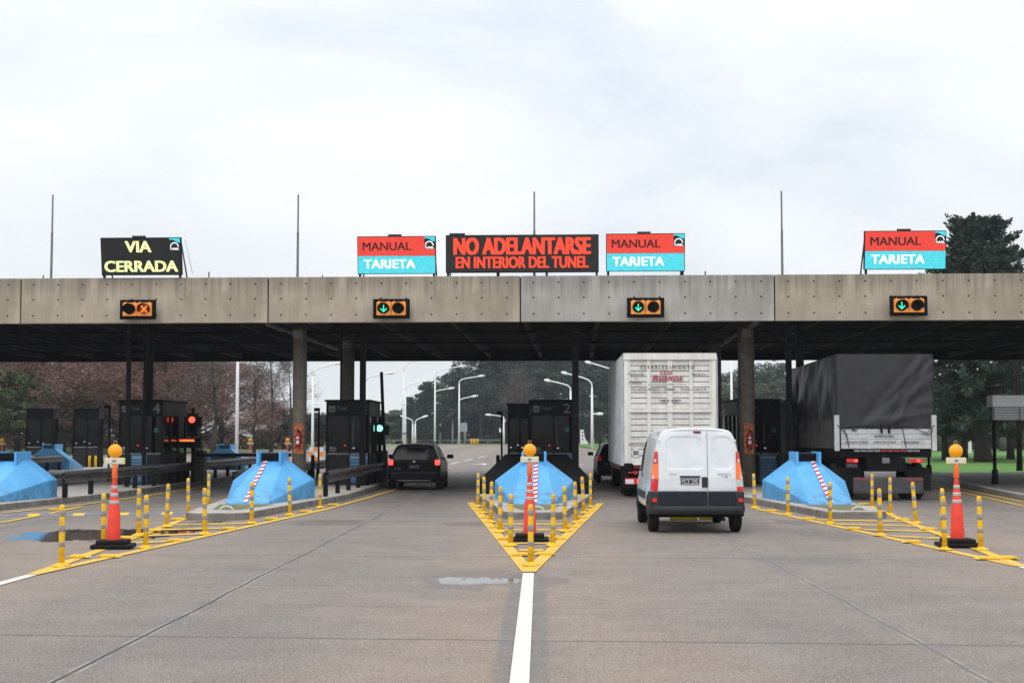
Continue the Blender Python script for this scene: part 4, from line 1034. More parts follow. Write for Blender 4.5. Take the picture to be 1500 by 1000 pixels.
b = MB(); b.text('KANGOO', .465, 1.015, .22, .028, M_['grey'], -.018, .0); b.text('1.6', .47, .975, .10, .025, M_['grey'], -.018, .03); b.build('model_lettering', d2)
b = MB(); b.box((-.058, .04, 1.715), (.075, .078, 1.750), M_['plum'] if 'plum' in M_ else M_.setdefault('plum', mat('third_lamp_plum', (.20, .012, .05), .25))); b.build('high_brake_lamp', van, bevel=.012)
for zz in (.93, 1.22, 1.56):
    for s1, dd in ((-1, d1), (1, d2)):
        xx = min(.752, sh.sx(.1, zz) - .02); b = MB(); b.box((s1*xx - .018, ry(xx, zz) - .032, zz), (s1*xx + .018, ry(xx, zz) - .010, zz + .045), M_['vanw']); b.build('hinge', dd, bevel=.005)
# lower dark door trim and bumper
def wrapped(x_half, z0, z1, y_out, m, name, ytail=.5, top_round=.03):
    b = MB(); n = 28
    prof = [(0, z0), (1, z0 + .03), (1, z1 - top_round), (.8, z1), (-.2, z1)]
    def path(u):      # around the rear of the van
        s_ = u * 2 - 1; a = abs(s_)
        if a < .72: x = x_half * .93 * (a / .72); y = -.0
        else:
            t = (a - .72) / .28; x = x_half * (.93 + .07 * min(1, t * 3)); y = ytail * max(0, t - .12) / .88
        y0 = (a) ** 6 * .05
        return (math.copysign(x, s_), y + y0)
    vs = []
    for i in range(n + 1):
        x, y = path(i / n); 
        for k, (o_, z) in enumerate(prof): vs.append((x * (1 + .0 * o_), y - y_out * o_, z))
    m_ = len(prof); b.add(vs, [(i*m_ + k, (i+1)*m_ + k, (i+1)*m_ + k + 1, i*m_ + k + 1) for i in range(n) for k in range(m_ - 1)], m, True)
    o = b.build(name, van); return o
b = MB(); b.box((-.655, -.030, .475), (.172, .0, .715), M_['trimv'] if 'trimv' in M_ else M_.setdefault('trimv', mat('door_trim_plastic', (.014, .019, .028), .55, spec=.25))); b.box((.184, -.030, .475), (.655, .0, .715), M_['trimv']); b.build('door_trim', van, bevel=.015)
b = MB(); prof = [(-.045, .33), (-.085, .36), (-.10, .42), (-.095, .455), (-.055, .475), (-.03, .478)]
n = 30; vs = []
def bpath(u):
    s_ = u*2 - 1; a = abs(s_); x = .795 * min(1, a / .78 * .97) if a < .78 else .795 * (.97 + .045 * min(1, (a - .78) / .08)); y = .05 * (a / .78) ** 5 if a < .78 else .05 + (a - .78) / .22 * .42
    return math.copysign(x, s_), y
for i in range(n + 1):
    x, y = bpath(i / n); a = min(1, max(0, (abs(i / n * 2 - 1) - .74) / .10)); nx = a * math.copysign(1, x)
    for k, (o_, z) in enumerate(prof): vs.append((x + nx * (-o_) * .35, y + o_ * (1 - a), z))
m_ = len(prof); b.add(vs, [(i*m_ + k, (i+1)*m_ + k, (i+1)*m_ + k + 1, i*m_ + k + 1) for i in range(n) for k in range(m_ - 1)], M_['plastic'], True)
bump_ = b.build('rear_bumper', van)
for s_ in (-1, 1):                         # bumper corner uprights
    b = MB(); A = [(.655, -.040), (.80, .02), (.815, .10), (.82, .42), (.78, .42), (.77, .10), (.655, .03)]
    b.prism([(s_*x, y) for x, y in A], .40, .715, M_['plastic']); c = b.build('bumper_corner', van, bevel=.02)
    b = MB(); b.box((s_*.735 - .04, -.035, .535), (s_*.735 + .04, .01, .60), M_['lensr'], Matrix.Translation((0, -.012, 0))); b.build('reflector', c, bevel=.006)
# tail lamps
for s_ in (-1, 1):
    lampo = None
    segs = [(.725, .93, 'lensr' if s_ < 0 else 'lensr'), (.93, 1.07, 'lenso'), (1.07, 1.19, 'lenso'), (1.19, 1.40, 'lensr')] if s_ < 0 else [(.725, .80, 'lensr'), (.80, .92, 'lensw'), (.92, 1.08, 'lenso'), (1.08, 1.22, 'lenso'), (1.22, 1.40, 'lensr')]
    root_l = None
    for j, (z0, z1, mk) in enumerate(segs):
        b = MB()
        def fn(u, v):
            z = z0 + (z1 - z0) * v; xo = sh.sx(.12, z) * .985 + .012; tp = (z - .725) / .675; wdt = .115 * (1 - .62 * max(0, tp - .35) / .65 if tp > .35 else 1) 
            if u < .7: x = xo - wdt * (1 - u / .7); y = -.022 + lean(x, z) + (u/.7) ** 3 * .03
            else: x = xo + .006; y = .01 + lean(xo, z) + (u - .7) / .3 * .09 * (1 - tp * .4)
            return (s_ * x, y, z)
        b.grid(fn, 10, 5, M_[mk])
        if root_l is None: root_l = b.build('tail_light', van)
        else: b.build('lens_segment', root_l)
# side glass, door seams, mirrors, wheels
for s1 in (-1, 1): sh.side_patch([(2.02, 1.02), (2.95, 1.0), (2.72, 1.45), (2.02, 1.58)], M_['glassdk'], .006, 6, (s1,)).build('door_window', van)

for s1 in (-1, 1):
    b = MB()
    for yy in (1.02, 1.95): sh.side_patch([(yy, .46), (yy + .012, .46), (yy + .012, 1.62), (yy, 1.62)], M_['gapl'], .004, 10, (s1,), b)
    b.build('door_seams', van)
    sh.side_patch([(.95, .55), (2.9, .55), (2.9, .68), (.95, .68)], M_['plastic'], .012, 10, (s1,)).build('side_trim', van)
    sh.side_patch([(1.75, .93), (1.92, .93), (1.92, .99), (1.75, .99)], M_['black'], .02, 3, (s1,)).build('side_door_handle', van)
for s_ in (-1, 1):
    b = MB(); b.box((s_*1.0 - .10, 2.62, .98), (s_*1.0 + .085, 2.75, 1.15), M_['black']); b.build('door_mirror', van, bevel=.045, seg=3)
    b = MB(); b.box((min(s_*.80, s_*.93), 2.66, 1.0), (max(s_*.80, s_*.93), 2.72, 1.06), M_['black']); b.build('mirror_arm', van, bevel=.01)
for yy in (.55, 3.15):
    for s_ in (-1, 1): wheel(van, s_*.715, yy, .30, .17, s_, M_['hub'])
b = MB()
for yy in (.55, 3.15):
    for s_ in (-1, 1):
        n = 14; pts = [(yy + math.cos(math.pi*k/n)*.37, .28 + math.sin(math.pi*k/n)*.37) for k in range(n+1)]
        b.add([(s_*(sh.sx(yy, .5) + .006), a, c) for a, c in pts], [tuple(range(n+1))], M_['black'])
b.build('wheel_arch', van)
b = MB(); b.cyl((-.42, .55, .275), (.05, .55, .275), .085, .085, M_['tank'] if 'tank' in M_ else M_.setdefault('tank', mat('gas_tank_yellow', (.50, .48, .02), .5)), 16); b.cyl((.08, .45, .28), (.30, .45, .28), .075, .075, M_['tank'], 16); b.build('gas_tank', van, bevel=.015)
b = MB(); b.box((-.62, .2, .27), (.62, 3.6, .36), M_['black']); b.cyl((.45, .0, .24), (.45, .6, .24), .03, .03, M_['steeldk'], 10); b.cyl((-.66, .55, .29), (.66, .55, .29), .045, .045, M_['black'], 10); b.build('underbody', van)
sh.side_patch([(.35, 1.80), (.36, 1.80), (.36, 1.80), (.35, 1.80)], M_['vanw']).build('x') if False else None

# ---- dark hatch / wagon builder
def dark_car(name, label, x, y, lit=True, wagon=True):
    car = thing(name, label, 'car', (x, y, 0)); reg(car, None)
    cb = [(0, .24), (.62, .24), (.76, .32), (.80, .48), (.805, .62), (.80, .78), (.775, .90), (.73, 1.0), (.66, 1.17), (.585, 1.32), (.50, 1.385), (.28, 1.41), (0, 1.42)]
    def s2(y_, sx=1., zt=1.42, zb=.9):
        return (y_, [(a * sx, c if c < zb else zb + (c - zb) * (zt - zb) / (1.42 - zb)) for a, c in cb])
    S = Shell([s2(0, .95, 1.36), s2(.03, .98, 1.38), s2(.12, 1.0, 1.40), s2(.6, 1.02), s2(1.4, 1.03), s2(2.2, 1.03), s2(2.6, 1.02, 1.36), s2(3.0, 1.01, 1.12), s2(3.2, 1.0, .98, .86), s2(3.8, .97, .92, .8), s2(4.05, .88, .8, .7), s2(4.15, .75, .68, .6)])
    ln = lambda x_, z_: max(0, z_ - .86) * .42 + (x_ / .8) ** 4 * .06
    S.mesh(M_['carblack'], None, ln).build('body', car)
    def patch(x0, x1, x2, x3, z0, z1, m, off, nm, par):
        b = MB(); b.grid(lambda u, v: ((lambda X_, Z_: (X_, ln(X_, Z_) - off, Z_))((x0 + (x1-x0)*u)*(1-v) + (x2 + (x3-x2)*u)*v, z0 + (z1-z0)*v)), 10, 6, m); return b.build(nm, par)
    tg = patch(-.655, .655, -.50, .50, .93, 1.30, M_['glassdk'], .012, 'rear_window', car)
    for s_ in (-1, 1):
        S.side_patch([(.45, .93), (1.3, .93), (1.3, 1.31), (.75, 1.31)], M_['glassdk'], .006, 6, (s_,)).build('rear_side_window', car)
        S.side_patch([(1.36, .93), (2.85, .93), (2.45, 1.29), (1.36, 1.31)], M_['glassdk'], .006, 6, (s_,)).build('front_side_window', car)
        b = MB(); b.box((s_*.715 - .075, -.02, .77), (s_*.715 + .065, .12, .93), M_['lit'] if lit else M_['lensr']); b.build('tail_light', car, bevel=.02)
        b = MB(); b.box((s_*.95 - .10, 2.45, .93), (s_*.95 + .10, 2.58, 1.06), M_['black']); b.box((s_*.86 - .05, 2.5, .94), (s_*.86 + .03, 2.55, .98), M_['black']); b.build('door_mirror', car, bevel=.03)
        if wagon:
            b = MB(); b.tube([(s_*.56, .45, 1.40), (s_*.56, .5, 1.455), (s_*.56, 2.0, 1.46), (s_*.56, 2.05, 1.40)], .018, M_['black'], 8); b.build('roof_rail', car)
        for yy in (.65, 3.2): wheel(car, s_*.72, yy, .29, .18, s_, M_['hub'])
    b = MB(); b.box((-.76, -.06, .27), (.76, .1, .56), M_['carblack']); b.build('rear_bumper', car, bevel=.04)
    b = MB(); b.box((-.5, -.065, .285), (.52, -.058, .31), M_['steel']); b.build('bumper_strip', car)
    b = MB(); b.box((-.16, -.02, .66), (.16, -.005, .77), M_['plate']); b.text('JKD 407', 0, .715, .26, .055, M_['logo'], -.023, .01); b.build('number_plate', car)
    b = MB(); b.cyl((0, -.018, .875), (0, .0, .875), .032, .03, M_['lensw'], 16); b.build('badge', car)
    b = MB(); b.text('Palio', -.50, .66, .22, .05, M_['logo'], -.012, .0, shear=.2); b.build('model_lettering', car)
    return car
dark_car('dark_wagon', 'dark station wagon with lit red tail lights waiting beside booth 3', (AT(569.5, 44) + AT(647.5, 44)) / 2, 43.6)
dark_car('dark_car', 'dark car mostly hidden ahead of the livestock truck, left mirror showing', AT(873.5, 50.6) + .83, 50.6, False, False)

# ---- livestock truck
TY = 38.5; TXL, TXR = AT(914.5, TY), AT(1049.5, TY); TW = TXR - TXL
tr_ = thing('livestock_truck', 'tall white slatted livestock truck with painted farm lettering, ahead of the van', 'truck', ((TXL + TXR)/2, TY, 0)); reg(tr_, None)
TWH = mat('cream_white_truck_paint', (.80, .785, .75), .5, noise=.2, nscale=3, streak=.3, dirt=(.62, .60, .55)); TWD = mat('truck_plank_shadow_gap', (.10, .095, .09), .8); TWB = mat('bluish_white_side_paint', (.60, .63, .66), .5, noise=.25, nscale=3)
TRED = mat('truck_red_chassis', (.50, .03, .025), .5, noise=.3)
zb, zt = ZT(681, TY), ZT(519, TY); hw = TW/2; L_ = 7.6
b = MB(); b.box((-hw + .05, .054, zb + .02), (hw - .05, L_ - .02, zt - .04), TWD); b.build('inner_hold', tr_)
b = MB()
for s_ in (-1, 1):
    b.box((s_*hw - (.12 if s_ > 0 else 0), -.02, zb), (s_*hw + (.12 if s_ < 0 else 0), .14, zt - .16), TWH)
b.box((-hw - .02, -.04, zt - .155), (hw + .02, .14, zt), TWH); b.box((-hw - .02, -.04, zt - .0), (hw + .02, L_, zt + .03), TWH)
zm = ZT(601.5, TY); b.box((-hw + .121, -.03, zm - .05), (hw - .121, .08, zm + .05), TWH); b.box((-hw + .121, -.02, zb), (hw - .121, .08, zb + .09), TWH); fr_ = b.build('rear_frame', tr_, bevel=.012)
def gatepan(z0, z1, name, nb):
    g = MB(); x0, x1 = -hw + .122, hw - .122; n = nb; ph = (z1 - z0)/n
    for k in range(n): g.box((x0, .028, z0 + k*ph + .010), (x1, .052, z0 + (k+1)*ph - .010), TWH)
    for fx in (.245, .5, .755):
        xx = x0 + (x1 - x0)*fx; g.box((xx - (.05 if fx != .5 else .07), -.005, z0), (xx + (.05 if fx != .5 else .07), .019, z1), TWH)
    g.box((x0, -.008, z1 - .05), (x1, .018, z1), TWH) if False else None
    for sx in (x0, x1 - .05): g.box((sx, -.006, z0), (sx + .05, .019, z1), TWH)
    return g.build(name, tr_, bevel=.004)
up = gatepan(zm + .052, zt - .157, 'upper_door', 9); lo = gatepan(zb + .092, zm - .052, 'lower_door', 8)
b = MB()
for s_ in (-1, 1): b.box((s_*.16 - .13, -.03, ZT(586.5, TY) - .012), (s_*.16 + .13, -.01, ZT(586.5, TY) + .018), M_['steel']); b.cyl((s_*.17, -.05, ZT(586.5, TY)), (s_*.17, -.006, ZT(586.5, TY)), .035, .035, M_['steel'], 10)
b.build('door_latch', up)

INK = mat('faded_black_sign_paint', (.06, .055, .06), .7, noise=.4, nscale=40); RK = mat('faded_red_sign_paint', (.45, .05, .12), .7, noise=.35, nscale=30)
def tx(t, px0, px1, py, ph, m, off=0., sh_=0.):
    x0, x1 = AT(px0, TY) - tr_.location.x, AT(px1, TY) - tr_.location.x
    b = MB(); b.text(t, (x0 + x1)/2, ZT(py, TY), x1 - x0, ph / 54.1, m, -.012, off, None, .004, sh_); b.build('painted_lettering', up)
b = MB(); tx('E S T A B L E C I M I E N T O', 939, 1018, 538, 4.6, INK, .03)
tx('LOS', 967.5, 986, 545.5, 6.5, RK, .04, .25); tx('Rusitos', 956, 1001, 553.5, 8, RK, .05, .25)
tx('Producción', 920, 944, 547.5, 4, INK, 0, .3); tx('de', 930, 934, 554, 2.5, INK); tx('Cerdos', 922, 941, 560, 5, INK, 0, .3)
tx('y Sus hijos para todo el campo', 950, 1007, 563, 2.4, INK, .01); tx('TEL: (0343) 4996019 - 4996005  -  MARIA LUISA E.R.', 924, 1036, 570.5, 3.6, INK, .02)
tx('Agro', 1014, 1024, 548, 4, INK, .02, .2); tx('pec', 1024, 1035, 548.5, 3, INK, 0, .2)
q = lambda px, py: (AT(px, TY) - tr_.location.x, ZT(py, TY))
# small painted animal at the right of the lettering
a_ = [q(1013.5, 545.5), q(1017, 543.5), q(1022, 546), q(1030, 551), q(1034, 553.5), q(1030, 557), q(1024, 556.5), q(1020, 559), q(1017, 555), q(1013.5, 551)]
b = MB(); x, z = q(907, 664)
b = MB(); c_ = q(931.5, 663); 
b.cyl((c_[0], -.016, c_[1]), (c_[0], -.008, c_[1]), .115, .115, M_['white'], 28); b.text('80', c_[0], c_[1], .15, .12, M_['black'], -.019, .02); b.text('Gross', q(932, 651)[0], q(932, 651)[1], .40, .065, mat('maroon_lettering', (.22, .05, .05), .6), -.014, .04)
b.text('CARROCERIAS', q(931, 642)[0], q(931, 642)[1], .24, .03, INK, -.012, .0); b.build('speed_sticker', lo)
# left and right sides: ribs over planks
for s_ in (-1, 1):
    g = MB(); n = 22
    for k in range(19):
        y0 = .15 + k * (L_ - .2) / 19; y1 = y0 + (L_ - .2) / 19
        if k % 2: g.box((s_*(hw - .045) - .02, y0 - .2, zb), (s_*(hw - .045) + .02, y0 + .02, zt - .16), TWB); g.box((s_*(hw - .045) - .02, y0 + .08, zb), (s_*(hw - .045) + .02, y1 + .02, zt - .16), TWB)
        else: g.box((s_*(hw + .02) - .055, y0 + .06, zb - .02), (s_*(hw + .02) + .055, y0 + .18, zt - .05), TWB)
    for zz in (zb + .05, zm, zt - .25): g.box((s_*(hw) - .02, .14, zz), (s_*(hw) + .02, L_, zz + .10), TWB)
    # ventilation slots
    rr = random.Random(5)
    for k in range(19):
        y0 = .15 + k * (L_ - .2) / 19
        if k % 2:
            for j in range(9):
                if rr.random() < .75: zz = zb + .30 + j * .29; g.box((s_*(hw - .022) - .004, y0 + .10, zz), (s_*(hw - .022) + .004, y0 + .34, zz + .11), TWD)
    g.build('side_wall', tr_)
b = MB(); b.box((-hw + .1, .1, zb - .22), (hw - .1, L_, zb - .02), TRED); b.box((-.45, -.05, zb - .45), (.45, L_, zb - .221), M_['black'])
b.box((-hw + .25, -.02, zb - .24), (hw - .1, .09, zb - .06), TRED); b.build('chassis', tr_)
b = MB(); b.box((-hw + .35, -.02, .55), (hw - .35, .06, .68), M_['steeldk']); b.build('underrun_bar', tr_)
for s_ in (-1, 1):
    b = MB(); x0 = s_*.97; b.box((x0 - .26, -.03, ZT(709, TY)), (x0 + .24, .02, ZT(700, TY)), M_['lensr']); t = b.build('tail_light', tr_, bevel=.01)
    b = MB(); b.box((x0 - .25, -.036, ZT(708, TY)), (x0 - .02, -.031, ZT(701.5, TY)), M_['white']); b.build('reflector_plate', t); b = MB(); b.box((x0 + .06, -.038, ZT(708, TY)), (x0 + .20, -.031, ZT(701, TY)), emi('lit_truck_lamp', (1, .06, .03), 1.2)); b.build('lit_lens', t)
    b = MB(); b.box((s_*.93 - .3, .35, .25), (s_*.93 + .3, .37, .78), M_['rubber']); b.build('mudflap', tr_)
    for yy in (1.3, 2.5):
        wheel(tr_, s_*1.06, yy, .48, .26, s_, M_['hub']); wheel(tr_, s_*.76, yy, .48, .26, s_, M_['hub'])
    wheel(tr_, s_*1.0, 8.7, .48, .28, s_, M_['hub'])
b = MB(); b.box((-1.15, L_ + .15, .6), (1.15, L_ + 2.2, 2.8), TRED); b.build('cab', tr_, bevel=.1)

# ---- tarpaulin truck
UY = 36.9; UXL, UXR = AT(1224, UY), AT(1369.5, UY); UW = UXR - UXL; hw = UW/2
tp = thing('tarpaulin_truck', 'dark grey tarpaulin covered truck with white tailgate at the right lane', 'truck', ((UXL + UXR)/2, UY, 0)); reg(tp, None)
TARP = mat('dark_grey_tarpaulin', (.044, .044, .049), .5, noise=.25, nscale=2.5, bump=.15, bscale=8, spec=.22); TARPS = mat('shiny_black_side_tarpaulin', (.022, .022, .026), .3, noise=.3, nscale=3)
ztop = ZT(519, UY); zg = ZT(628, UY); zl = ZT(657, UY)
def folds(u, v):
    x, z = u, v; y = 0
    # creases fanning up to the right from the lower middle
    for k, (ox, oz, ang, amp, wd_) in enumerate(((.30, .02, 38, .07, .05), (.30, .05, 50, .06, .045), (.35, .02, 25, .06, .06), (.55, .0, 58, .05, .035), (.45, .1, 12, .04, .04), (.62, .1, 70, .04, .03), (.42, .18, 44, .035, .03))):
        a = R(ang); d = -(x - ox) * math.sin(a) + (z - oz) * math.cos(a) * .8; al = (x - ox) * math.cos(a) + (z - oz) * math.sin(a)
        if al > 0: y -= amp * math.exp(-(d / wd_) ** 2) * min(1, al * 5) * math.exp(-al * .9) - amp * .6 * math.exp(-((d - wd_ * 1.5) / wd_) ** 2) * min(1, al * 5) * math.exp(-al * .9)
    y += .012 * math.sin(x * 9 + z * 3) + .008 * math.sin(z * 7)
    return y
b = MB(); b.grid(lambda u, v: (-hw + .02 + (UW - .04) * u + (.012*math.sin(v*9) if u > .97 else 0), folds(u, v) - .03 + (.05 if min(u, 1 - u) < .02 else 0), zg - .04 + (ztop - zg + .04) * v - (.03 * math.sin(u * 14) if v < .02 else 0)), 90, 70, TARP)
b.build('rear_tarpaulin', tp)
LT = 6.9
b = MB(); b.box((-hw + .06, .06, zl + .1), (hw - .06, LT, ztop - .08), M_['black']); b.build('load', tp)
rr = random.Random(3)
for s_ in (-1, 1):
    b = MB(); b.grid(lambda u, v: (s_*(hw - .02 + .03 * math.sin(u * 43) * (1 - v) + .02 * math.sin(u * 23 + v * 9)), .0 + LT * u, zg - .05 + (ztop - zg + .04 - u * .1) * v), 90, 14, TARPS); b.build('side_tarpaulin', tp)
    b = MB(); n = 24
    for k in range(n):
        y0 = .1 + k * (LT - .2) / n; b.box((s_*(hw - .03) - .02, y0, zl), (s_*(hw - .03) + .02 + .012 * (k % 2), y0 + (LT - .2)/n - .03, zg + .25), M_['sideg'] if 'sideg' in M_ else M_.setdefault('sideg', mat('side_board_grey', (.055, .052, .05), .6, noise=.4)))
    b.build('side_boards', tp)
b = MB(); b.grid(lambda u, v: (-hw + .02 + (UW - .04) * u, -.03 + (LT) * v, ztop - .002 - .1 * v + .05 * math.sin(u * math.pi)), 12, 20, TARP); b.build('roof_tarpaulin', tp)
TG = mat('tailgate_white', (.56, .56, .56), .5, noise=.25, nscale=4)
b = MB(); n = 4
for k in range(n): b.box((-hw + .12, -.085, zl + k * (zg - zl)/n + .004), (hw - .12, -.055, zl + (k+1) * (zg - zl)/n - .004), TG)
for fx in (-.17, .17): b.box((fx * UW - .03, -.10, zl), (fx * UW + .03, -.086, zg), TG)
tgo = b.build('tailgate', tp, bevel=.006)
for s_ in (-1, 1):
    b = MB(); b.box((s_*(hw - .03) - .07, -.11, ZT(660, UY)), (s_*(hw - .03) + .05, -.0, ZT(608, UY)), TG); b.build('corner_post', tp, bevel=.01)
b = MB(); q = lambda px, py: (AT(px, UY - .1) - tp.location.x, ZT(py, UY - .1))
c_ = q(1251.5, 628.5); b.text('80', c_[0], c_[1] + .0, .13, .11, INK, -.104, .03)
for t, a, d, py in (('QUE DIOS TE DE EL', 1238, 1272, 647), ('DOBLE DE LO QUE', 1280, 1312, 647), ('TU ME DESEAS', 1320, 1346, 647), ('TRANSPORTE DE CARGAS', 1280, 1310, 638.5)):
    x0, x1 = q(a, py)[0], q(d, py)[0]; b.build('painted_motto', tgo); b = MB(); b.text(t, (x0 + x1)/2, q(a, py)[1], x1 - x0, .045, INK, -.104 if not 1279 < a < 1281 else -.104, .02)
b.build('painted_motto', tgo)
b = MB(); RP = M_['black']
for P in ([(1226, 622), (1232, 628), (1240, 636), (1243, 655)], [(1232, 628), (1260, 624), (1300, 627), (1330, 624), (1358, 634), (1369, 622)], [(1322, 626), (1324, 640), (1327, 655)], [(1240, 640), (1236, 630), (1246, 624)], [(1366, 630), (1360, 637), (1350, 634)]):
    b.tube([(q(*p)[0], -.125, q(*p)[1]) for p in P], .010, RP, 5)
for px in (1290.5, 1301.5): b.tube([(q(px, 622)[0], -.12, q(px, 622)[1]), (q(px + 1, 634)[0], -.12, q(px + 1, 634)[1])], .03, RP, 6)
b.build('tie_rope', tp)
b = MB(); b.box((-hw + .1, 0, zl - .22), (hw - .1, LT, zl - .01), M_['black']); b.box((-.5, -.02, .75), (.5, LT, zl - .23), M_['black']); b.build('chassis', tp)
STR = mat('red_white_conspicuity_strip', (.25, .03, .04), .5); b = MB()
for k in range(10): b.box((-hw + .45 + k * .17, -.09, zl - .075), (-hw + .60 + k * .17, -.075, zl - .02), STR if 3 < k < 8 else M_['grey'])
b.build('marker_strip', tp)
for px0, px1 in ((1239, 1256), (1330, 1352)):
    x0, x1 = AT(px0, UY) - tp.location.x, AT(px1, UY) - tp.location.x; b = MB(); b.box((x0, -.06, ZT(677, UY)), (x1, 0, ZT(671.5, UY)), M_['lensr']); t = b.build('tail_light', tp, bevel=.01)
    b = MB(); b.box((x0 + .2, -.068, ZT(676, UY)), (x0 + .28, -.061, ZT(672.5, UY)), M_['lit']); b.build('lit_lens', t)
b = MB(); x0 = AT(1238, UY) - tp.location.x; b.box((x0, -.05, ZT(684.5, UY)), (x0 + .30, -.03, ZT(678, UY)), M_['plate']); b.text('UMX 552', x0 + .15, ZT(681.3, UY), .26, .07, M_['logo'], -.053, .02); b.build('number_plate', tp)
b = MB(); x0, x1 = AT(1248, UY) - tp.location.x, AT(1350, UY) - tp.location.x; b.box((x0, -.10, ZT(722, UY)), (x1, -.0, ZT(698.5, UY)), mat('underrun_grey', (.06, .06, .062), .6, noise=.3)); ur = b.build('underrun_board', tp, bevel=.02)
b = MB(); b.box((x0 + .03, -.106, ZT(703, UY)), (x0 + .48, -.101, ZT(700, UY)), STR); b.box((x1 - .48, -.106, ZT(703, UY)), (x1 - .03, -.101, ZT(700, UY)), STR); b.build('red_strip', ur)
b = MB(); b.box((-.10, -.04, .95), (.10, .1, 1.1), M_['steel']); b.build('tow_hitch', tp, bevel=.02)
for s_ in (-1, 1):
    b = MB(); b.box((s_*.9 - .32, .25, .25), (s_*.9 + .32, .27, .85), M_['rubber']); b.build('mudflap', tp)
    for yy in (1.1,): wheel(tp, s_*1.05, yy, .48, .26, s_, M_['hub']); wheel(tp, s_*.76, yy, .48, .26, s_, M_['hub'])
    wheel(tp, s_*1.0, 7.9, .48, .28, s_, M_['hub'])
b = MB(); b.box((-1.2, LT + .15, .6), (1.2, LT + 2.2, 3.0), TARPS); b.build('cab', tp, bevel=.12)
BKD = mat('dark_wood_pole', (.02, .018, .016), .9, noise=.4, spec=.1)
# ------------------------------------------------------------------ lamp posts beyond the plaza
def lamppost(px, pb, pt, arms, label, y=None, r=.11, hidden_base=False):
    # pb base row, pt row where the arms start, arms: list of (row of root, px end, row end)
    x, y = (G(px, pb)) if y is None else (AT(px, y), y)
    root = thing('street_lamp', label, 'street lamp', (x, y, 0), 0, 'white street lamps beyond the toll plaza'); reg(root, None)
    zt_ = ZT(pt, y); b = MB(); b.tube([(0, 0, 0), (0, 0, zt_ * .5), (0, 0, zt_)], r, M_['polew'], 8, [r, r * .85, r * .55]); b.build('pole', root)
    for pr, pe, pq in arms:
        z0 = ZT(pr, y); xe = AT(pe, y) - x; ze = ZT(pq, y); sg = 1 if xe > 0 else -1; cv = min(abs(xe) * .3, 1.2)
        pts = [(0, 0, z0 - .3), (sg*.02, 0, z0 + (ze - z0) * .25), (sg*cv*.35, 0, z0 + (ze - z0) * .48), (sg*cv, 0, z0 + (ze - z0) * .64), (xe * .7, 0, z0 + (ze - z0) * .86), (xe, 0, ze)]
        b = MB(); b.tube(pts, r * .5, M_['polew'], 6); a = b.build('arm', root)
        b = MB(); d = Vector((xe * .3, 0, (ze - z0) * .14)).normalized(); e0 = Vector((xe, 0, ze)); ln_ = .09 * y / 20
        b.tube([e0 - d * ln_ * .9, e0 - d * ln_ * .4, e0 + d * ln_ * .2], r, M_['polew'], 6, [r * .6, r * 1.25, r * .7]); b.build('lamp_head', a)
    return root
LP = [
 (590.6, 654, 545, [(545, 622, 522)], 'tall white street lamp just left of the wagon roof, arm hidden by the canopy'),
 (593.5, 653, 572, [(572, 626, 557)], 'tall white street lamp over the wagon roof, arm pointing right'),
 (637, 650.5, 552, [(552, 678, 535.5), (576, 664, 568)], 'tall white street lamp with two right arms, right of the wagon'),
 (672.5, 650.5, 561, [(561, 708, 550), (589, 698, 579.5)], 'tall white street lamp with two right arms, left of the grey sign board'),
 (604.5, 650, 620, [(620, 588, 609)], 'low white street lamp over the wagon, arm pointing left'),
 (608.2, 650, 620, [(620, 625, 609)], 'low white street lamp over the wagon, arm pointing right'),
 (645, 649, 618, [(618, 662.5, 606)], 'low white street lamp behind the wagon mirror, arm pointing right'),
 (663, 649, 617, [(617, 634, 605.5)], 'low white street lamp behind the wagon mirror, arm pointing left'),
 (681.3, 649, 612, [(612, 703.5, 598.7)], 'low white street lamp behind the grey sign board, arm pointing right'),
 (692, 648, 614, [(614, 678.5, 602)], 'low white street lamp right of the grey sign board, arm pointing left'),
 (738, 650, 612, [(612, 712.6, 607)], 'low white street lamp half hidden by booth 2, arm pointing left'),
 (867.5, 659, 567, [(567, 824, 545.5), (606, 882, 606)], 'white street lamp between booth 2 and the livestock truck'),
 (836, 659, 572, [(572, 799, 556.5)], 'white street lamp rising behind booth 2, arm pointing left'),
 (904, 659, 560, [(555, 859, 530)], 'white street lamp hidden by the livestock truck, arm pointing left'),
 (457.5, 672, 550, [(550, 497, 531)], 'white street lamp between the left column and booth 3, arm pointing right'),
 (536, 659, 558, [(558, 576, 545.5)], 'white street lamp behind booth 3 with its arm pointing right'),
 (1072.5, 662, 528, [(532, 1090, 520)], 'white street lamp between the livestock truck and the right column'),
 (598, 649, 612, [], 'plain white pole among the lamps over the wagon roof'),
]
for px, pb, pt, arms, lab in LP: lamppost(px, pb, pt, arms, lab, r=.0008 * G(px, pb)[1] if pb < 655 else .0011 * G(px, pb)[1])
x, y = G(346.5, 668); b = MB(); b.tube([(0, 0, 0), (0, 0, 6), (0, 0, 14)], .14, M_['polew'], 8, [.15, .13, .1]); o = b.build('white_pole', loc=(x, y, 0)); setp(o, 'plain tall white pole in front of the brown trees', 'pole')
for px, pb, t, lab in ((1421, 664, 640, 'short white post on the right lawn left of the big trunk'), (1394, 652, 637, 'short white post behind the right lamp cone')):
    x, y = G(px, pb); b = MB(); b.box((-.13, -.1, 0), (.13, .1, ZT(t, y)), M_['white']); o = b.build('white_post', loc=(x, y, .03), bevel=.02); setp(o, lab, 'post', 'short white posts on the right lawn')
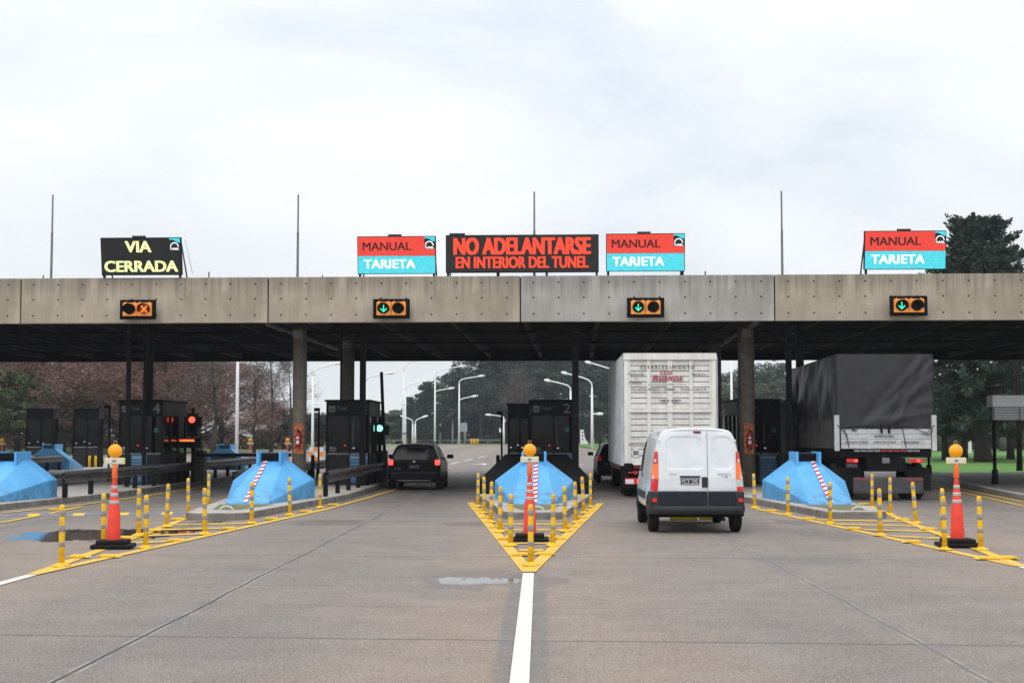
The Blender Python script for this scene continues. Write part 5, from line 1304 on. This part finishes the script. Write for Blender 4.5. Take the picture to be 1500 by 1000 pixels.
# grey sign board
x, y = G(681, 649.5); y -= 4; root = thing('sign_board', 'back of a grey square sign board on a thin post by the far lawn', 'road sign', (x, y, 0)); reg(root, None)
b = MB(); s_ = y / FPX; b.box((-5 * s_, 0, ZT(632, y)), (5 * s_, .08, ZT(619, y)), mat('sign_back_grey', (.30, .33, .38), .5, noise=.2, nscale=1)); b.build('panel', root)
b = MB(); b.cyl((0, .12, 0), (0, .12, ZT(620, y)), .08, .08, M_['grey'], 8); b.build('post', root)
b = MB(); b.cyl((-.2, -.02, ZT(644, y)), (-.2, .03, ZT(644, y)), .22, .22, M_['black'], 12); b.build('small_disc', root)
for i, px in enumerate((690, 693.5, 696.5, 700)):
    x, y = G(px, 651.8); b = MB(); b.lathe([(.12, 0), (.12, 1.0), (.08, 1.08), (0, 1.1)], M_['yellow'], 10); o = b.build('yellow_bollard', loc=(x, y, 0)); setp(o, 'far yellow bollard in the row by the grey sign board, %s from left' % ORD[i+1], 'bollard', 'far yellow bollards')
# far guard rail behind the lawn
x0, x1 = AT(560, 285), AT(740, 285); b = MB(); b.box((x0, 0, .5), (x1, .06, .85), M_['steel'])
k = x0
while k < x1: b.box((k, .061, 0), (k + .12, .15, .85), M_['grey']); k += 3
o = b.build('far_guard_rail', loc=(0, 285, 0)); setp(o, 'long far guard rail in front of the dark woods', 'guard rail')
# white sign right of booth 2
x, y = G(855, 661); root = thing('white_sign', 'leaning white sign with dark marks on the far grass right of booth 2', 'sign', (x, y, 0)); reg(root, None); s_ = y / FPX
b = MB(); b.prism([(-5*s_, ZT(650, y)), (7*s_, ZT(650, y)), (1.5*s_, ZT(640, y)), (0, ZT(629, y)), (-5*s_, ZT(629, y))], 0, .1, M_['white'], 'XZ'); b.build('panel', root)
b = MB()
for k in range(3): b.box((-2.5*s_, -.02, ZT(634 + k*5, y)), (-.5*s_, -.004, ZT(632 + k*5, y)), M_['black'])
b.build('dark_marks', root)
b = MB(); b.box((-4*s_, .11, 0), (-3.6*s_, .2, ZT(640, y)), M_['grey']); b.box((4*s_, .11, 0), (4.4*s_, .2, ZT(649, y)), M_['grey']); b.build('legs', root)
# camera box on lamp
# orange and white barrier panels behind the left column
OW = mat('barrier_orange', (.85, .30, .06), .5); 
for i, px in enumerate((455.5, 463, 470.5)):
    x, y = G(px, 686); b = MB()
    for k in range(4): b.box((-.10, 0, k * .25 + .1), (.10, .05, (k+1) * .25 + .08), OW if (k + i) % 2 == 0 else M_['tapew'])
    b.box((-.16, -.1, 0), (.16, .15, .1), M_['rubber']); o = b.build('barrier_panel', loc=(x, y, 0)); setp(o, 'orange and white barrier panel seen left of booth 3, %s from left' % ORD[i+1], 'barrier panel', 'orange and white barrier panels')
# yellow barrier behind the far left cushion
x0, x1 = AT(19, 70), AT(147, 70); root = thing('yellow_barrier', 'long yellow beam barrier behind the far left blue cushion', 'barrier', (x0, 70, 0)); reg(root, None); L_ = x1 - x0
b = MB(); b.box((0, 0, ZT(684, 70)), (L_, .15, ZT(673, 70)), mat('barrier_yellow', (.78, .55, .03), .5)); b.build('beam', root, bevel=.03)
for fx in (.02, .95):
    b = MB(); b.cyl((L_*fx, -.1, .33), (L_*fx, .25, .33), .33, .33, M_['rubber'], 20); b.build('wheel', root)
b = MB(); b.box((L_*.45, -.05, 0), (L_*.5, .2, .3), OW); b.build('leg', root)
for i, px in enumerate((28, 48, 132, 141)):
    x = AT(px, 68); b = MB(); b.lathe([(.07, 0), (.07, .64), (.04, .70), (0, .71)], M_['yellow'], 10); o = b.build('yellow_bollard', loc=(x, 68, 0)); setp(o, 'yellow bollard before the yellow beam at far left, %s from left' % ORD[i+1], 'bollard', 'yellow bollards by the yellow beam')
# shelter at the right edge
root = thing('shelter', 'white edged roof shelter on black posts at the right photo edge', 'shelter', (AT(1455, 45), 45, .15)); reg(root, None)
b = MB(); z1 = ZT(579, 45) - .15; z2 = ZT(596, 45) - .15; z3 = ZT(615, 45) - .15; SH = mat('shelter_pale_cladding', (.88, .90, .91), .5, noise=.08)
b.box((0, 0, z2), (3.2, .6, z1), SH); b.build('roof', root, bevel=.01)
b = MB(); b.box((.02, .05, z3), (3.2, .10, z2 - .002), M_['white']); 
for k in range(5): b.box((.02, .01, z3 + .04 + k * .085), (3.2, .03, z3 + .06 + k * .085), M_['grey'])
for k in range(5): b.box((.02 + k * .8, -.005, z3), (.06 + k * .8, .009, z2), M_['grey'])
b.build('railing_panel', root)
for xx, yy, r in ((.12, .3, .06), (2.9, .3, .09)):
    b = MB(); b.cyl((xx, yy, 0), (xx, yy, z2), r, r, M_['black'], 10); b.cyl((xx, yy, 0), (xx, yy, .45), r * 2, r * 1.6, M_['black'], 10); b.build('post', root)
x, y = G(1361, 702); b = MB(); b.cyl((0, 0, 0), (0, 0, 1.7), .05, .05, M_['black'], 8); b.cyl((0, 0, 0), (0, 0, .45), .12, .10, M_['black'], 10); b.box((-.02, -.1, 1.2), (.13, .1, 1.5), M_['black']); o = b.build('signal_post', loc=(x, y, .1)); setp(o, 'short black post with a box just right of the tarpaulin truck', 'post')

x, y = G(1493.5, 690); b = MB(); b.tube([(0, 0, 0), (.02, 0, 2), (0, 0, 5)], .13, BKD, 10, [.15, .13, .11]); o = b.build('dark_pole', loc=(x, y, .0)); setp(o, 'thick dark wooden pole on the lawn edge behind the shelter', 'pole')
# ------------------------------------------------------------------ trees
def foliage_mat(name, a, b_, c, sc_=.6, rough=.75):
    m = bpy.data.materials.new(name); m.use_nodes = True; N = m.node_tree.nodes; L = m.node_tree.links; p = N['Principled BSDF']; p.inputs['Roughness'].default_value = rough; p.inputs['Specular IOR Level'].default_value = .2
    g = N.new('ShaderNodeNewGeometry'); t = N.new('ShaderNodeTexCoord'); n = N.new('ShaderNodeTexNoise'); n.inputs['Scale'].default_value = sc_; n.inputs['Detail'].default_value = 3
    L.new(t.outputs['Object'], n.inputs['Vector']); ad = N.new('ShaderNodeMath'); ad.operation = 'MULTIPLY_ADD'; L.new(g.outputs['Random Per Island'], ad.inputs[0]); ad.inputs[1].default_value = .45; L.new(n.outputs['Fac'], ad.inputs[2])
    oi = N.new('ShaderNodeObjectInfo'); a2 = N.new('ShaderNodeMath'); a2.operation = 'MULTIPLY_ADD'; L.new(oi.outputs['Random'], a2.inputs[0]); a2.inputs[1].default_value = .22; L.new(ad.outputs[0], a2.inputs[2])
    r = N.new('ShaderNodeValToRGB'); r.color_ramp.elements[0].position = .55; r.color_ramp.elements[0].color = (*a, 1); r.color_ramp.elements[1].position = 1.1 if False else 1.0; r.color_ramp.elements[1].color = (*c, 1)
    e_ = r.color_ramp.elements.new(.78); e_.color = (*b_, 1); L.new(a2.outputs[0], r.inputs[0]); L.new(r.outputs[0], p.inputs['Base Color'])
    return m
FM = {
 'brown': foliage_mat('rusty_winter_foliage', (.13, .07, .055), (.215, .12, .092), (.31, .195, .16)),
 'grey': foliage_mat('grey_brown_twigs', (.07, .058, .052), (.12, .10, .09), (.18, .155, .14)),
 'green': foliage_mat('mid_green_foliage', (.03, .045, .022), (.055, .08, .038), (.10, .13, .06)),
 'dark': foliage_mat('dark_green_foliage', (.022, .034, .025), (.045, .064, .046), (.085, .11, .078)),
 'cedar': foliage_mat('blue_green_needles', (.014, .026, .020), (.026, .048, .036), (.055, .085, .062), 1.2),
 'euc': foliage_mat('grey_green_eucalyptus', (.055, .07, .055), (.09, .11, .085), (.15, .17, .14)),
}
BK = mat('tree_bark', (.045, .036, .03), .9, noise=.4, nscale=6); BKP = mat('pale_bark', (.20, .18, .165), .9, noise=.35, nscale=5)
def leaves_mesh(name, C, size, rs, m, asp=.55, flat=0.0):
    n = len(C); d = rs.normal(size=(n, 3)); d[:, 2] *= (1 - flat); d /= np.linalg.norm(d, axis=1)[:, None]
    q = rs.normal(size=(n, 3)); q -= (q * d).sum(1)[:, None] * d; q /= np.linalg.norm(q, axis=1)[:, None]
    s_ = size * rs.uniform(.6, 1.4, n)[:, None]; a = d * s_; b = q * s_ * asp
    V = np.stack([C - a * .5, C + b * .5, C + a * .5, C - b * .5], 1).reshape(-1, 3)
    me = bpy.data.meshes.new(name); me.vertices.add(4 * n); me.vertices.foreach_set('co', V.astype(np.float32).ravel()); me.loops.add(4 * n); me.loops.foreach_set('vertex_index', np.arange(4 * n, dtype=np.int32))
    me.polygons.add(n); me.polygons.foreach_set('loop_start', np.arange(0, 4 * n, 4, dtype=np.int32)); me.polygons.foreach_set('loop_total', np.full(n, 4, dtype=np.int32)); me.update(); me.validate(); me.materials.append(m)
    return me
def branches(b, p, d, L_, r, depth, rs, m, tips, spread=.5, up=.15, nk=3, n=5):
    pts = [p]; q = p.copy(); dd = d.copy(); steps = 4
    for k in range(steps):
        dd = (dd + Vector(rs.normal(size=3)) * .10 + Vector((0, 0, up * .3))).normalized(); q = q + dd * L_ / steps; pts.append(q.copy())
    b.tube(pts, r, m, n if depth > 1 else 4, [r * (1 - .13 * k) for k in range(steps + 1)])
    for k in range(1, steps + 1): tips.append((pts[k].copy(), depth))
    if depth <= 0: return
    for k in range(nk):
        t = rs.uniform(.35, 1.0) if k else 1.0; i = min(steps - 1, int(t * steps)); s0 = pts[i].lerp(pts[i+1], t * steps - i if t < 1 else 1)
        nd = (dd + Vector(rs.normal(size=3)) * spread).normalized(); nd.z = nd.z * .8 + up; nd.normalize()
        branches(b, s0, nd, L_ * rs.uniform(.5, .78), r * .55, depth - 1, rs, m, tips, spread, up, nk, n)
def make_tree(kind, seed, H=14.0, W=5.0):
    rs = np.random.RandomState(seed); root = thing('tree', 'x', 'tree', (0, -500, 0)); reg(root, None)
    b = MB(); tips = []
    if kind in ('brown', 'bare'):
        bark = BK; tr_pts = [Vector((rs.normal() * .15, rs.normal() * .15, H * k / 7)) for k in range(8)]; tr_pts[0] = Vector((0, 0, -.1))
        r0 = .32 if kind == 'brown' else .22; b.tube(tr_pts, r0, bark, 8, [r0 * (1 - k / 7 * .85) for k in range(8)])
        nb = 34 if kind == 'brown' else 12
        for k in range(nb):
            f = rs.uniform(.06, .97) if kind == 'brown' else rs.uniform(.35, .95); z = H * f; a = rs.uniform(0, 6.28); ln_ = W * (1.05 - f) * rs.uniform(.7, 1.1) + .8
            p = tr_pts[int(f * 7)].lerp(tr_pts[min(7, int(f * 7) + 1)], f * 7 % 1)
            branches(b, p, Vector((math.cos(a), math.sin(a), rs.uniform(.2, .8) if kind == 'brown' else rs.uniform(.6, 1.3))).normalized(), ln_, r0 * .30 * (1.1 - f), 2, rs, bark, tips, .55 if kind == 'brown' else .5, .12, 3 if kind == 'brown' else 4, 5)
        tk = b.build('trunk', root)
        if kind == 'brown':
            T = np.array([t[0] for t in tips if t[1] < 2]); idx = rs.randint(0, len(T), 24000); C = T[idx] + rs.normal(size=(24000, 3)) * np.array([.40, .40, .30])
            me = leaves_mesh('crown', C, .26, rs, FM['brown'], .20)
        else:
            T = np.array([t[0] for t in tips if t[1] < 2]); idx = rs.randint(0, len(T), 3500); C = T[idx] + rs.normal(size=(3500, 3)) * .3
            me = leaves_mesh('crown', C, .34, rs, FM['grey'], .12)
    elif kind == 'conifer':
        b.tube([(0, 0, -.1), (.1, 0, H * .5), (0, 0, H)], .3, BK, 8, [.35, .2, .04]); Cs = []
        nl = 17
        for l in range(nl):
            f = .14 + .85 * l / nl; z = H * f; R0 = W * (1 - f) ** .8 * rs.uniform(.75, 1.1) + .35; nb = 7
            for k in range(nb):
                a = 6.28 * k / nb + rs.uniform(0, .8); rr = R0 * rs.uniform(.65, 1.12); dz = rs.uniform(-.05, .22) * rr
                e_ = Vector((math.cos(a) * rr, math.sin(a) * rr, z + dz)); b.tube([(0, 0, z), tuple(Vector((0, 0, z)).lerp(e_, .5) + Vector((0, 0, .06 * rr))), tuple(e_)], .06, BK, 4, [.07, .045, .015])
                m_ = int(70 + 130 * rr / W); t = rs.uniform(.15, 1.03, m_); side = rs.normal(size=m_) * .13 * rr * (1.15 - t)
                P = np.stack([math.cos(a) * rr * t - math.sin(a) * side, math.sin(a) * rr * t + math.cos(a) * side, z + dz * t + .05 * rr + rs.normal(size=m_) * .14 - np.abs(side) * .15], 1); Cs.append(P)
        tk = b.build('trunk', root); C = np.concatenate(Cs); me = leaves_mesh('crown', C, .40, rs, FM['cedar'], .32, .3)
    else:
        nlimb = 7; bark = BKP if kind == 'euc' else BK; tz = H * (.30 if kind != 'euc' else .45)
        lean_ = rs.normal() * .4; b.tube([(0, 0, -.1), (lean_ * .4, 0, tz * .5), (lean_, .1, tz)], .34, bark, 9, [.42, .32, .26]); cl = []
        for k in range(nlimb + 8):
            a = 6.28 * k / (nlimb + 8) * 2.4 + rs.uniform(0, .5); el = rs.uniform(.25, 1.45); rr = W * rs.uniform(.55, 1.0) * math.cos(el * .75); z = tz + (H - tz) * (.12 + .82 * el / 1.45) * rs.uniform(.85, 1.03)
            e_ = Vector((math.cos(a) * rr + lean_, math.sin(a) * rr, z)); mid = Vector((lean_, .1, tz)).lerp(e_, .5) + Vector((0, 0, -.08 * H))
            b.tube([(lean_, .1, tz - .3), tuple(mid), tuple(e_)], .12, bark, 6, [.17, .11, .04]); cl.append((e_, rs.uniform(.20, .34) * W)); cl.append((mid.lerp(e_, .6), rs.uniform(.14, .26) * W))
            for q_ in range(3): cl.append((e_ + Vector(rs.normal(size=3)) * W * .24, rs.uniform(.10, .19) * W))
        if kind != 'euc':
            for q_ in range(12): a = rs.uniform(0, 6.28); cl.append((Vector((math.cos(a) * W * rs.uniform(.3, .8), math.sin(a) * W * .6, H * rs.uniform(.22, .42))), rs.uniform(.14, .24) * W))
        tk = b.build('trunk', root); NL = 15000 if kind != 'euc' else 8500
        wv = np.array([c[1] ** 2 for c in cl]); wv /= wv.sum(); idx = rs.choice(len(cl), NL, p=wv); D = rs.normal(size=(NL, 3)); D /= np.linalg.norm(D, axis=1)[:, None]
        rad = np.array([c[1] for c in cl])[idx] * rs.uniform(.35, 1.12, NL) ** .6; C = np.array([c[0] for c in cl])[idx] + D * rad[:, None] * np.array([1, 1, .72])
        me = leaves_mesh('crown', C, .36 if kind != 'euc' else .30, rs, FM[kind], .6 if kind != 'euc' else .4)
    co = bpy.data.objects.new('crown', me); COL.objects.link(co); co.parent = root; reg(co, root)
    return root
PR = {}
def tree(kind, variant, px, pb, ptop, wid, label, y=None, group='trees beyond the toll plaza', name=None):
    """base at pixel (px, pb), top at row ptop, half width in metres"""
    k = (kind, variant); H0, W0 = {'brown': (14, 4.6), 'bare': (12, 4), 'conifer': (14, 4.2), 'euc': (14, 3.6), 'green': (13, 5.2), 'dark': (15, 5.8)}[kind]
    if k not in PR: o = PR[k] = make_tree(kind, 11 + variant * 7 + len(kind), H0, W0)
    else: o = copy_tree(PR[k])
    x, y = G(px, pb) if y is None else (AT(px, y), y)
    h = ZT(ptop, y); s_ = h / H0; sw = wid / W0
    o.location = (x, y, 0); o.scale = (sw, sw, s_); o.rotation_euler = (0, 0, rg.uniform(0, 6.28)); o['label'] = label; o['group'] = group; o['category'] = 'tree'
    if name: o.name = name
    return o
BL = 'rust brown leafed winter tree in the belt behind the left booths'
i = 0
for px in range(-70, 350, 30):
    y = 128 + (i * 37 % 23); tree('brown', i % 3, px + (i * 13 % 11), 0, 505 - (i * 29 % 40), 5.2 + (i % 3) * .5, BL, y); i += 1
for px in range(-60, 300, 60):
    tree('brown', i % 3, px, 0, 515 + (i * 17 % 25), 6.2, BL, 158 + (i * 11 % 14)); i += 1
tree('green', 0, 4, 0, 545, 3.6, 'green tree among the brown ones at the left photo edge', 118)
tree('bare', 0, 397, 0, 512, 3.8, 'bare winter tree just left of the left column', 140); tree('bare', 1, 424, 0, 530, 3.2, 'thin bare winter tree seen against the sky beside the left column', 150)
tree('bare', 0, 312, 0, 520, 4.4, 'bare dark branched tree right of booth 4', 122); tree('bare', 1, 372, 0, 545, 4.0, 'bare tree above the far orange cone', 136)
for px, t, wv in ((392, 590, 5), (415, 600, 5), (440, 606, 5), (466, 603, 5.5), (492, 612, 6)): tree('brown' if px < 430 else 'dark', 1, px, 0, t, wv, 'low dusky tree in the gap on either side of the left column', 175)
GL = 'large dense dark green tree of the woods behind the middle lanes'
for px, yy, t, wd_, k, v, lab in (
    (560, 290, 612, 7, 'green', 0, 'round green tree above the far end of the left rail'), (583, 292, 603, 6.5, 'green', 1, 'round green tree left of the two conifers'),
    (601, 285, 579, 4.6, 'conifer', 0, 'smaller dark conifer above the wagon roof'), (625, 282, 556, 5.2, 'conifer', 1, 'taller dark conifer above the wagon roof'),
    (646, 300, 563, 7, 'green', 0, 'mid green tree behind the two-armed lamps'), (662, 296, 580, 6, 'dark', 0, 'dark tree between the two tall two-armed lamps'),
    (618, 300, 610, 8, 'dark', 1, GL), (640, 305, 605, 8, 'dark', 0, GL),
    (690, 300, 548, 6, 'green', 1, 'mid green tree right of the tall lamps'), (704, 288, 512, 8.5, 'dark', 0, GL), (728, 292, 500, 9, 'dark', 1, GL), (757, 285, 495, 9.5, 'dark', 0, GL), (786, 290, 498, 9, 'dark', 1, GL), (815, 283, 495, 9.5, 'dark', 0, GL),
    (846, 288, 498, 9, 'dark', 1, GL), (876, 285, 500, 9, 'dark', 0, GL), (905, 290, 500, 9, 'dark', 1, GL), (940, 290, 500, 9, 'dark', 0, GL), (700, 310, 560, 9, 'dark', 1, GL), (742, 315, 560, 10, 'dark', 0, GL), (680, 305, 590, 8, 'dark', 0, GL),
    (880, 200, 590, 4.5, 'dark', 0, 'low dark tree between booth 2 and the livestock truck')):
    tree(k, v, px, 0, t, wd_, lab, yy)
tree('bare', 0, 770, 0, 552, 6, 'pale bare tree rising behind booth 2', 240)
EL = 'pale trunked eucalyptus in the row seen right of the livestock truck'
for j, px in enumerate((1046, 1062, 1085, 1104, 1122, 1140, 1158, 1176, 1196, 1215)): tree('euc', j % 2, px, 0, 560 - (j * 13 % 22) - (10 if px > 1100 else 0), 4.6, EL, 205 + (j * 7 % 20))
for px in (1060, 1110, 1150, 1190): tree('dark', 1, px, 0, 600 + px % 9, 5.5, 'low dark green tree under the pale eucalyptus row', 230)
# big conifer on the right lawn, crown above the canopy
def big_tree():
    rs = np.random.RandomState(77); x, y = G(1441, 677); root = thing('big_conifer', 'huge dark conifer on the right lawn, crown rising above the canopy', 'tree', (x, y, 0)); reg(root, None)
    H = ZT(321, y); b = MB(); b.tube([(0, 0, -.1), (-.1, 0, 1.2), (-.9, 0, 4), (-.6, 0, 8), (.1, 0, H - 1)], .8, BK, 12, [.62, .48, .36, .26, .06])
    b.tube([(-.1, 0, .6), (1.0, .2, 2.6), (2.4, .4, 5.5)], .4, BK, 10, [.36, .26, .12]); b.tube([(-.3, 0, 1.4), (-2.0, .2, 3.1), (-3.4, .2, 5.6)], .4, BK, 10, [.34, .24, .10]); Cs = []
    nl = 30
    for l in range(nl):
        f = .17 + .82 * l / nl; z = H * f; R0 = 5.0 * min(1, (1.06 - f) * 1.9) ** .75; nb = 9
        for k in range(nb):
            a = 6.28 * k / nb + rs.uniform(0, .9); rr = R0 * rs.uniform(.55, 1.08); dz = rs.uniform(-.05, .30) * rr if f > .5 else rs.uniform(-.25, .1) * rr
            e_ = Vector((math.cos(a) * rr, math.sin(a) * rr, z + dz)); b.tube([(-.3, 0, z), tuple(Vector((0, 0, z)).lerp(e_, .5) + Vector((0, 0, .05 * rr))), tuple(e_)], .06, BK, 4, [.09, .06, .02])
            for s2 in range(7):
                t0 = rs.uniform(.35, 1.0); c_ = Vector((-.1, 0, z)).lerp(e_, t0); L2 = rs.uniform(.5, 1.15) * (1.2 - t0 * .5); a2 = a + rs.uniform(-1.1, 1.1); ez = rs.uniform(.1, .9) if f > .45 else rs.uniform(-.5, .4)
                m_ = 62; t = rs.uniform(0, 1, m_); P = np.array(c_)[None, :] + np.stack([math.cos(a2) * t * L2, math.sin(a2) * t * L2, ez * t * L2], 1) + rs.normal(size=(m_, 3)) * (.15 * (1.1 - t))[:, None]; Cs.append(P)
    b.build('trunk', root); C = np.concatenate(Cs); me = leaves_mesh('crown', C, .22, rs, FM['cedar'], .42); co = bpy.data.objects.new('crown', me); COL.objects.link(co); co.parent = root; reg(co, root)
big_tree()
for px, yy, t, wd_, lab in ((1385, 96, 548, 4.2, 'dark green tree on the right lawn beside the tarpaulin truck'), (1412, 104, 540, 4.0, 'dark green tree left of the big conifer trunk'), (1480, 98, 540, 4.2, 'dark green tree behind the shelter roof'), (1510, 110, 530, 4.6, 'dark green tree beyond the right photo edge')):
    tree('dark', 0, px, 0, t, wd_, lab, yy, 'trees on the right lawn')
for px, yy, t in ((1376, 150, 560), (1430, 160, 560), (1470, 150, 575), (1500, 165, 570), (1340, 150, 570), (1300, 150, 575)): tree('euc', 0, px, 0, t, 4.2, 'thin pale tree further back on the right lawn', yy, 'trees on the right lawn')
x, y = G(1470, 665); 
# clipped hedge far right
rs = np.random.RandomState(9); N_ = 26000; C = np.stack([rs.uniform(AT(1340, 170), AT(1530, 170), N_), 170 + rs.uniform(0, 2, N_), rs.uniform(0, ZT(655, 170) + 1.6, N_)], 1)
me = leaves_mesh('hedge', C, .35, rs, FM['dark'], .6); o = bpy.data.objects.new('hedge', me); COL.objects.link(o); reg(o, None); setp(o, 'long low clipped dark hedge at the back of the right lawn', 'hedge')

# undergrowth and hedgerow masses at the foot of the woods
def thicket(name, px0, px1, y0, y1, h, m, n, label, cat):
    rs = np.random.RandomState(len(name) + n); X = rs.uniform(AT(px0, y0), AT(px1, y0), n); Y = rs.uniform(y0, y1, n)
    top = h * (.62 + .38 * np.sin(X * .31 + 1) * np.sin(X * .13 + 2) + .12 * np.sin(X * 1.1)); Z = rs.uniform(0, 1, n) ** .7 * np.maximum(top, h * .3)
    me = leaves_mesh(name, np.stack([X, Y, Z], 1), .45, rs, m, .6); o = bpy.data.objects.new(name, me); COL.objects.link(o); reg(o, None); o['kind'] = 'stuff'; o['label'] = label
thicket('woodland_undergrowth', 545, 980, 296, 302, 7, FM['dark'], 36000, 'dark undergrowth along the foot of the far woods', 'undergrowth')
thicket('grey_undergrowth', 1030, 1240, 236, 240, 6, FM['dark'], 16000, 'low green undergrowth below the eucalyptus row', 'undergrowth')
thicket('brown_undergrowth', -90, 520, 172, 178, 3.2, FM['brown'], 18000, 'rust brown thicket behind the winter trees', 'thicket')

# air: everything stands inside one box of thin haze
b = MB(); b.box((-420, -40, -1.2), (420, 460, 32), M_['black']); hz = b.build('haze'); hz['kind'] = 'stuff'; hz['label'] = 'thin grey winter haze over the whole plaza'
hm = bpy.data.materials.new('haze_air'); hm.use_nodes = True; hn = hm.node_tree.nodes; hn.clear(); ho = hn.new('ShaderNodeOutputMaterial'); hv = hn.new('ShaderNodeVolumePrincipled')
hv.inputs['Color'].default_value = (.80, .86, .92, 1); hv.inputs['Density'].default_value = .00030; hm.node_tree.links.new(hv.outputs[0], ho.inputs['Volume'])
hz.data.materials.clear(); hz.data.materials.append(hm)
